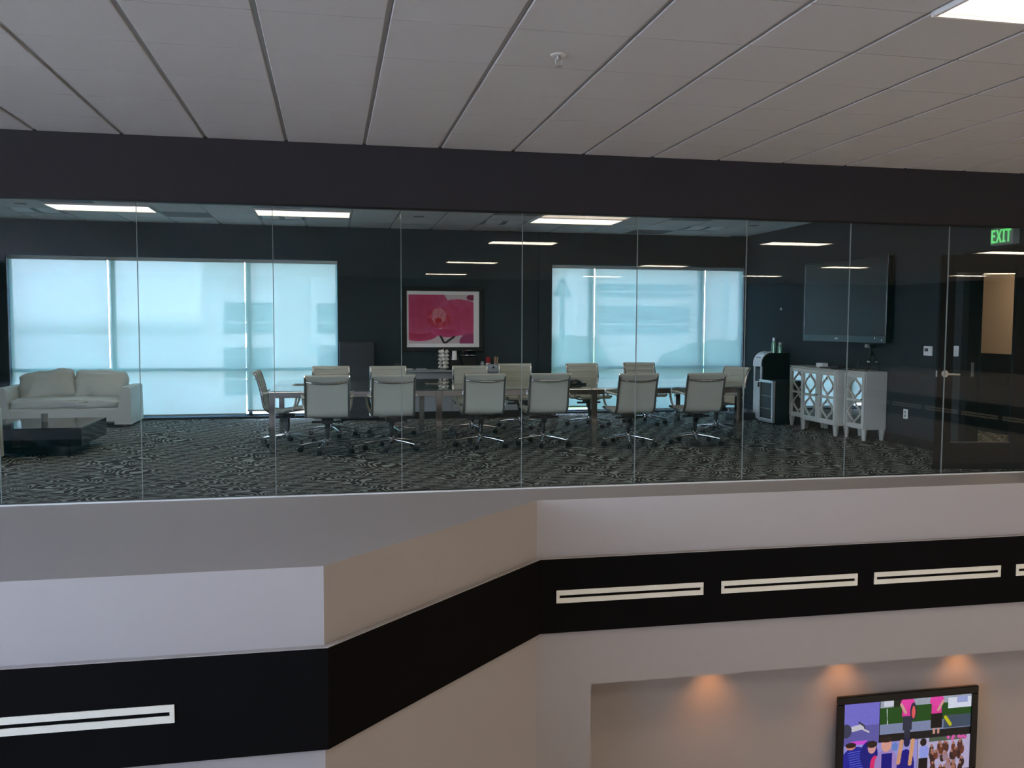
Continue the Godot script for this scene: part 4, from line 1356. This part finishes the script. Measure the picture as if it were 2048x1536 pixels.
func mirrored_cabinet(label: String, zc: float, w: float, dp: float, doors: int):
	var o := thing("mirrored_cabinet", label, "cabinet", Vector3(XR - 0.02 - dp / 2, 0, zc), -PI / 2, "mirrored lattice cabinets")
	var y0 := 0.135
	var y1 := 0.84
	obj("body", MB.new().box(Vector3(0, (y0 + y1) / 2, -0.011), Vector3(w, y1 - y0, dp - 0.022), 0.003), M.white_lacquer, o)
	obj("top", MB.new().box(Vector3(0, y1 + 0.004, 0.0), Vector3(w + 0.004, 0.012, dp), 0.003), M.white_lacquer, o)
	for sx in [-1.0, 1.0]:
		for sz in [-1.0, 1.0]:
			var lg := MB.new()
			var c := Vector3(sx * (w / 2 - 0.032), 0, sz * (dp / 2 - 0.034))
			lg.lathe([Vector2(0, 0), Vector2(0.024, 0), Vector2(0.042, y0), Vector2(0, y0)], 4, Transform3D(Basis(Vector3.UP, PI / 4), c))
			obj("leg", lg, M.white_lacquer, o)
	var dw := w / doors
	for i in doors:
		var x := -w / 2 + dw * (i + 0.5)
		var d := MB.new()
		var st := 0.052
		var z := dp / 2 - 0.010
		var mid := (y0 + y1) / 2
		for s in [-1.0, 1.0]:
			d.box(Vector3(x + s * (dw / 2 - st / 2 - 0.003), mid, z), Vector3(st, y1 - y0 - 0.03, 0.022), 0.003)
			d.box(Vector3(x, mid + s * ((y1 - y0) / 2 - 0.015 - st / 2), z), Vector3(dw - 2 * st - 0.006, st, 0.022), 0.003)
		d.box(Vector3(x, mid, z), Vector3(dw - 2 * st - 0.006, 0.03, 0.020), 0.003)
		var door := obj("door", d, M.white_lacquer, o)
		var mw := dw - 2 * st - 0.006
		var mh := (y1 - y0 - 0.03) / 2 - st - 0.015
		for s in [-1.0, 1.0]:
			var cy: float = mid + s * (0.015 + mh / 2)
			obj("mirror", MB.new().box(Vector3(x, cy, z - 0.008), Vector3(mw, mh, 0.004)), M.mirror, door)
			var path := []
			for p in ogee(mw / 2 * 0.78, mh / 2 * 0.90):
				path.append(p + Vector3(x, cy, z + 0.001))
			var lat = MB.new().tube(path, 0.0085, 6, true)
			for q in [-1.0, 1.0]:
				lat.box(Vector3(x + q * mw / 2 * 0.89, cy, z + 0.001), Vector3(mw * 0.12, 0.014, 0.014))
				lat.box(Vector3(x, cy + q * mh / 2 * 0.95, z + 0.001), Vector3(0.014, mh * 0.06, 0.014))
			obj("lattice", lat, M.white_lacquer, door)
		var kx: float = x + (dw / 2 - st / 2) * (1.0 if i == 0 else -1.0)
		if doors == 1:
			kx = x + (dw / 2 - st / 2) * (1.0 if zc > -3.0 else -1.0)
		obj("knob", MB.new().lathe([Vector2(0, 0), Vector2(0.006, 0), Vector2(0.006, 0.012), Vector2(0.013, 0.018), Vector2(0.011, 0.028), Vector2(0, 0.03)], 14, Transform3D(Basis(Vector3.RIGHT, Vector3.BACK, Vector3.DOWN), Vector3(kx, mid + 0.02, z + 0.011))), M.chrome, door)


func build_right_wall():
	mirrored_cabinet("white cabinet with one mirrored lattice door, on the water cooler side of the row", -3.955, 0.46, 0.31, 1)
	mirrored_cabinet("wide white cabinet with two mirrored lattice doors, middle of the row", -3.27, 0.86, 0.41, 2)
	mirrored_cabinet("white cabinet with one mirrored lattice door, on the doorway side of the row", -2.60, 0.44, 0.31, 1)

	# wall television
	var tv := thing("television", "large dark television mounted on the wall above the mirrored cabinets", "television", Vector3(XR, 1.735, -3.22), -PI / 2)
	obj("wall_mount", MB.new().box(Vector3(0, 0, 0.02), Vector3(0.6, 0.4, 0.04)), M.black_plastic, tv)
	obj("housing", MB.new().box(Vector3(0, 0, 0.085), Vector3(1.88, 1.06, 0.09), 0.012), M.black_plastic, tv)
	var f := MB.new()
	f.box(Vector3(0, 0.525, 0.135), Vector3(1.92, 0.03, 0.02), 0.004)
	f.box(Vector3(0, -0.492, 0.135), Vector3(1.92, 0.095, 0.02), 0.004)
	for s in [-1.0, 1.0]:
		f.box(Vector3(s * 0.945, 0.033, 0.135), Vector3(0.03, 0.955, 0.02), 0.004)
	obj("bezel", f, M.tv_bezel, tv)
	obj("screen", MB.new().box(Vector3(0, 0.033, 0.134), Vector3(1.86, 0.955, 0.012)), M.tv_screen, tv)
	obj("maker_mark", MB.new().box(Vector3(-0.11, -0.492, 0.1455), Vector3(0.07, 0.012, 0.002)), M.aluminium, tv)
	obj("indicator", MB.new().box(Vector3(0.74, -0.475, 0.1455), Vector3(0.014, 0.022, 0.002)), M.aluminium, tv)
	obj("indicator", MB.new().box(Vector3(0.88, -0.50, 0.1455), Vector3(0.012, 0.02, 0.002)), M.aluminium, tv)

	# things on the cabinets
	var wb := thing("router", "small white router box on the wide mirrored cabinet", "router", Vector3(6.52, 0.85, -3.60))
	obj("case", MB.new().box(Vector3(0, 0.028, 0), Vector3(0.10, 0.056, 0.15), 0.008), M.white_plastic, wb)
	var cable := []
	for i in 40:
		var t := i / 39.0
		cable.append(Vector3(6.40 + 0.05 * sin(t * 9.0), 0.857, -3.45 + 0.75 * t))
	tag(obj("cable", MB.new().tube(cable, 0.006, 6), M.black_plastic), "black cable lying along the top of the mirrored cabinets", "cable")
	var loop := []
	for i in 25:
		var a := TAU * i / 24.0
		loop.append(Vector3(6.50 + 0.01 * sin(a * 0.5), 0.92 - 0.062 * cos(a), -2.78 + 0.035 * sin(a) + 0.001 * i))
	tag(obj("cable_loop", MB.new().tube(loop, 0.005, 6), M.black_plastic), "black cable standing in a loop beside the tripod", "cable")
	var fork := thing("cable_fork", "black splitter cable standing up between router and tripod", "cable", Vector3(6.52, 0.85, -3.06))
	obj("stem", MB.new().tube([Vector3(0, 0.11, 0), Vector3(0, 0.07, 0.01), Vector3(0.0, 0.03, -0.03), Vector3(0.0, 0.006, -0.12)], 0.006, 6), M.black_plastic, fork)
	obj("tail", MB.new().tube([Vector3(0, 0.07, 0.01), Vector3(0, 0.03, 0.05), Vector3(0.0, 0.006, 0.14)], 0.005, 6), M.black_plastic, fork)
	var box := thing("remote_box", "flat black media box on the wide mirrored cabinet", "media box", Vector3(6.58, 0.85, -3.30))
	obj("case", MB.new().box(Vector3(0, 0.018, 0), Vector3(0.14, 0.036, 0.22), 0.005), M.black_plastic, box)
	var tp := thing("tripod", "small black camera tripod standing on the doorway side cabinet", "tripod", Vector3(6.53, 0.85, -2.50))
	for k in 3:
		var a := TAU * k / 3.0 + 0.5
		var d := Vector3(cos(a), 0, sin(a))
		var leg := obj("leg", MB.new().tube([Vector3(0, 0.235, 0) + d * 0.012, d * 0.06 + Vector3.UP * 0.12, d * 0.105 + Vector3.UP * 0.004], [0.010, 0.008, 0.006], 8), M.black_plastic, tp)
		obj("leg_clamp", MB.new().box(d * 0.062 + Vector3.UP * 0.117, Vector3(0.02, 0.018, 0.02), 0.003), M.steel, leg)
	obj("column", MB.new().lathe([Vector2(0, 0.18), Vector2(0.014, 0.19), Vector2(0.02, 0.24), Vector2(0.012, 0.26), Vector2(0.012, 0.285), Vector2(0, 0.285)], 12), M.black_plastic, tp)
	var wc := thing("camcorder", "small black camera on top of the tripod", "camera", Vector3(6.53, 1.135, -2.50))
	obj("body", MB.new().box(Vector3(0.0, 0.024, 0.0), Vector3(0.10, 0.048, 0.055), 0.008), M.black_plastic, wc)
	obj("lens", MB.new().lathe([Vector2(0, 0), Vector2(0.022, 0), Vector2(0.022, 0.03), Vector2(0.016, 0.03), Vector2(0.014, 0.022), Vector2(0, 0.022)], 16, Transform3D(Basis(Vector3.UP, Vector3.LEFT, Vector3.BACK), Vector3(-0.05, 0.028, 0))), M.steel, wc)

	# glass door fridge and water cooler
	var fr := thing("beverage_fridge", "small black beverage fridge with a pale framed glass door", "fridge", Vector3(6.385, 0, -4.41), -PI / 2)
	obj("body", MB.new().box(Vector3(0, 0.315, -0.03), Vector3(0.42, 0.61, 0.50), 0.008), M.black_plastic, fr)
	var df := MB.new()
	for s in [-1.0, 1.0]:
		df.box(Vector3(s * 0.192, 0.325, 0.245), Vector3(0.036, 0.60, 0.045), 0.004)
	df.box(Vector3(0, 0.607, 0.245), Vector3(0.348, 0.036, 0.045), 0.004)
	df.box(Vector3(0, 0.05, 0.245), Vector3(0.348, 0.05, 0.045), 0.004)
	var dd := obj("door", df, M.aluminium, fr)
	obj("glass", MB.new().box(Vector3(0, 0.332, 0.25), Vector3(0.348, 0.514, 0.008)), M.tv_screen, dd)
	obj("handle", MB.new().box(Vector3(-0.20, 0.55, 0.275), Vector3(0.02, 0.07, 0.018), 0.004), M.black_plastic, dd)
	for y in [0.22, 0.40]:
		obj("shelf_edge", MB.new().box(Vector3(0, y, 0.2555), Vector3(0.33, 0.008, 0.003)), M.sign_face, dd)

	var wcx := thing("water_cooler", "white fronted water cooler with rounded black sides", "water cooler", Vector3(6.45, 0, -4.90), -PI / 2)
	var side := PackedVector2Array()
	side.append(Vector2(-0.22, 0.0))
	side.append(Vector2(0.20, 0.0))
	for i in 9:
		var a := PI / 2 * i / 8.0
		side.append(Vector2(0.20 - 0.16 + 0.16 * cos(a), 0.85 + 0.155 * sin(a)))
	side.append(Vector2(-0.22, 1.005))
	obj("body", MB.new().prism(side, -0.15, 0.15, Transform3D(Basis(Vector3.BACK, Vector3.UP, Vector3.LEFT), Vector3.ZERO)), M.black_plastic, wcx)
	var fp := []
	for i in range(2, side.size() - 1):
		fp.append(Vector2(side[i].x + 0.006, side[i].y + 0.004))
	var front := []
	front.append(Vector2(0.206, 0.02))
	front.append(Vector2(0.206, 0.52))
	obj("lower_front", MB.new().between(Vector3(-0.125, 0.02, 0.195), Vector3(0.125, 0.58, 0.212), 0.003), M.cooler_white, wcx)
	var cheek := MB.new()
	for s in [-1.0, 1.0]:
		cheek.between(Vector3(s * 0.125, 0.58, 0.19), Vector3(s * 0.085, 0.80, 0.212), 0.003)
	obj("dispenser_cheeks", cheek, M.cooler_white, wcx)
	obj("dispenser_recess", MB.new().between(Vector3(-0.085, 0.58, 0.196), Vector3(0.085, 0.80, 0.203)), M.fridge_grey, wcx)
	var curve := MB.new()
	var sheetp := [Vector2(0.212, 0.80)]
	for i in 9:
		var a := PI / 2 * i / 8.0
		sheetp.append(Vector2(0.04 + 0.172 * cos(a), 0.85 + 0.163 * sin(a)))
	curve.sheet(sheetp, -0.125, 0.125, 0.012)
	obj("rounded_hood", curve, M.cooler_white, wcx)
	obj("logo_bar", MB.new().box(Vector3(0, 0.925, 0.203), Vector3(0.14, 0.03, 0.003), 0.0, Transform3D(Basis(Vector3.RIGHT, 0.0), Vector3(0, 0, -0.002))), M.fridge_grey, wcx)
	obj("button", MB.new().lathe([Vector2(0, 0), Vector2(0.02, 0), Vector2(0.018, 0.008), Vector2(0, 0.009)], 16, Transform3D(Basis(Vector3.RIGHT, Vector3.BACK, Vector3.DOWN), Vector3(0, 0.85, 0.211))), M.fridge_grey, wcx)
	obj("tap", MB.new().box(Vector3(0, 0.785, 0.205), Vector3(0.05, 0.03, 0.03), 0.006), M.black_plastic, wcx)

	for a in [[6.43, -4.78, 0.225, 0.034, "tall silver green bottle on the water cooler"], [6.50, -4.72, 0.155, 0.036, "short silver green bottle on the water cooler"]]:
		var b := thing("drink_bottle", a[4], "bottle", Vector3(a[0], 1.005, a[1]), 0.0, "bottles on the water cooler")
		var h: float = a[2]
		var r: float = a[3]
		obj("body", MB.new().lathe([Vector2(0, 0), Vector2(r, 0), Vector2(r, h * 0.62), Vector2(r * 0.62, h * 0.80), Vector2(0, h * 0.80)], 18), M.bottle_green, b)
		obj("cap", MB.new().lathe([Vector2(r * 0.66, h * 0.79), Vector2(r * 0.70, h * 0.98), Vector2(r * 0.6, h), Vector2(0, h)], 18), M.aluminium, b)
	var pk := thing("bottle_pack", "dark shrink wrapped pack of water bottles on the carpet by the cooler", "bottle pack", Vector3(6.03, 0, -5.02), 0.1)
	obj("tray", MB.new().box(Vector3(0, 0.055, 0), Vector3(0.36, 0.11, 0.26), 0.012), M.fridge_grey, pk)
	for i in 4:
		for j in 3:
			obj("bottle_neck", MB.new().lathe([Vector2(0.03, 0.10), Vector2(0.026, 0.13), Vector2(0.012, 0.15), Vector2(0.014, 0.165), Vector2(0, 0.166)], 10, Transform3D(Basis.IDENTITY, Vector3(-0.13 + i * 0.087, 0, -0.085 + j * 0.085))), M.window_frame, pk)

	# small wall fittings
	var th := thing("thermostat", "square white thermostat on the dark wall beside the door", "thermostat", Vector3(XR, 1.125, -1.65), -PI / 2)
	obj("case", MB.new().box(Vector3(0, 0, 0.012), Vector3(0.14, 0.11, 0.024), 0.006), M.white_plastic, th)
	obj("display", MB.new().box(Vector3(-0.015, 0.012, 0.0245), Vector3(0.06, 0.034, 0.002)), M.fridge_grey, th)
	var sw := thing("light_switch", "white light switch plate seen through the glass door leaf", "switch", Vector3(XR, 1.136, -1.20), -PI / 2)
	obj("plate", MB.new().box(Vector3(0, 0, 0.004), Vector3(0.085, 0.115, 0.008), 0.002), M.white_plastic, sw)
	obj("rocker", MB.new().box(Vector3(0, 0, 0.010), Vector3(0.034, 0.066, 0.006), 0.002), M.white_plastic, sw)
	var ol := thing("wall_outlet", "white power outlet low on the dark wall beside the cabinets", "outlet", Vector3(XR, 0.365, -2.03), -PI / 2)
	obj("plate", MB.new().box(Vector3(0, 0, 0.004), Vector3(0.08, 0.115, 0.008), 0.002), M.white_plastic, ol)
	for s in [-1.0, 1.0]:
		obj("socket", MB.new().box(Vector3(0, s * 0.022, 0.009), Vector3(0.034, 0.03, 0.003), 0.001), M.sign_face, ol)
	var sn := thing("wall_sensor", "tiny white sensor on the dark wall between cooler and television", "sensor", Vector3(XR, 1.66, -5.08), -PI / 2)
	obj("case", MB.new().box(Vector3(0, 0, 0.008), Vector3(0.018, 0.034, 0.016), 0.003), M.white_plastic, sn)

	var ex := thing("exit_sign", "grey exit sign with glowing green letters above the door", "sign", Vector3(XR, 2.313, -0.49), -PI / 2)
	obj("housing", MB.new().box(Vector3(0, 0, 0.045), Vector3(0.30, 0.178, 0.09), 0.008), M.sign_face, ex)
	obj("face_plate", MB.new().box(Vector3(0, 0, 0.092), Vector3(0.288, 0.168, 0.006), 0.002), M.sign_face, ex)
	var tm := TextMesh.new()
	tm.text = "EXIT"
	var fo := SystemFont.new()
	fo.font_names = PackedStringArray(["Droid Sans"])
	fo.font_weight = 700
	tm.font = fo
	tm.font_size = 64
	tm.pixel_size = 0.0026
	tm.depth = 0.004
	var txt := obj("letters", tm, M.exit_green, ex)
	txt.position = Vector3(0, 0, 0.0965)
	txt.scale = Vector3(0.80, 1.10, 1.0)


# ---------------------------------------------------------------- ceiling fittings

func build_ceiling_fittings():
	var sp := thing("sprinkler_head", "small white pendant sprinkler head in the atrium ceiling", "sprinkler", Vector3(1.206, CEIL, 2.655))
	obj("escutcheon", MB.new().lathe([Vector2(0.0, -0.004), Vector2(0.022, -0.008), Vector2(0.040, -0.006), Vector2(0.046, 0.0)], 24), M.lamp_trim, sp)
	obj("stem", MB.new().lathe([Vector2(0, -0.03), Vector2(0.010, -0.028), Vector2(0.012, -0.006), Vector2(0, -0.006)], 12), M.steel, sp)
	for s in [-1.0, 1.0]:
		obj("yoke_arm", MB.new().tube([Vector3(s * 0.012, -0.02, 0), Vector3(s * 0.017, -0.036, 0), Vector3(s * 0.012, -0.052, 0), Vector3(0, -0.058, 0)], 0.003, 6), M.lamp_trim, sp)
	obj("deflector", MB.new().lathe([Vector2(0, -0.064), Vector2(0.018, -0.062), Vector2(0.018, -0.059), Vector2(0, -0.058)], 18), M.steel, sp)

	var tiles := [[-4, -15, 1, "curved blade air diffuser in the conference ceiling above the sofa"], [1, -15, 1, "curved blade air diffuser behind the middle conference troffer"], [6, -15, 1, "curved blade air diffuser in the conference ceiling over the orchid picture side"], [11, -15, 1, "curved blade air diffuser in the conference ceiling before the table window"],
		[-3, -13, 0, "flat grey return grille in front of the sofa side troffer"], [-1, -15, 0, "flat grey return grille between two conference troffers near the sofa window"], [1, -13, 0, "flat grey return grille in front of the middle conference troffer"], [10, -13, 0, "flat grey return grille between the far troffer and the television wall"], [10, -16, 0, "flat grey return grille against the back wall over the table window"], [6, -13, 0, "flat grey return grille beside the far conference troffer"]]
	for t in tiles:
		var p := Vector3(GX + (t[0] + 0.5) * TILE, CEIL, GZ + (t[1] + 0.5) * TILE)
		if t[2] == 0:
			var g := thing("return_grille", t[3], "grille", p, 0.0, "conference ceiling return grilles")
			obj("panel", MB.new().box(Vector3(0, 0.010, 0), Vector3(0.584, 0.012, 0.604)), M.grille, g)
			for i in 11:
				obj("blade", MB.new().box(Vector3(0, 0.003, -0.26 + i * 0.052), Vector3(0.56, 0.004, 0.018), 0.0, Transform3D(Basis(Vector3.RIGHT, 0.0), Vector3.ZERO)), M.grille, g)
		else:
			var d := thing("air_diffuser", t[3], "diffuser", p, 0.0, "conference ceiling diffusers")
			obj("frame_panel", MB.new().box(Vector3(0, 0.014, 0), Vector3(0.584, 0.008, 0.604)), M.grille, d)
			for s in [-1.0, 1.0]:
				var pr := []
				for i in 9:
					var a := -1.0 + 2.0 * i / 8.0
					pr.append(Vector2(a * 0.26, -0.004 + 0.016 * a * a))
				var b := MB.new()
				b.sheet(pr, s * 0.15 - 0.11, s * 0.15 + 0.11, 0.003)
				obj("blade", b, M.lamp_trim, d)
	for a in [[-3.667, -4.50, "round ceiling speaker above the sofa corner"], [1.17, -4.66, "round ceiling speaker above the middle of the table"], [5.97, -4.60, "round ceiling speaker near the television wall corner"]]:
		var k := thing("ceiling_speaker", a[2], "speaker", Vector3(a[0], CEIL, a[1]), 0.0, "small round ceiling speakers")
		obj("grille_disc", MB.new().lathe([Vector2(0, -0.006), Vector2(0.055, -0.008), Vector2(0.07, -0.006), Vector2(0.075, 0.0)], 24), M.grille, k)
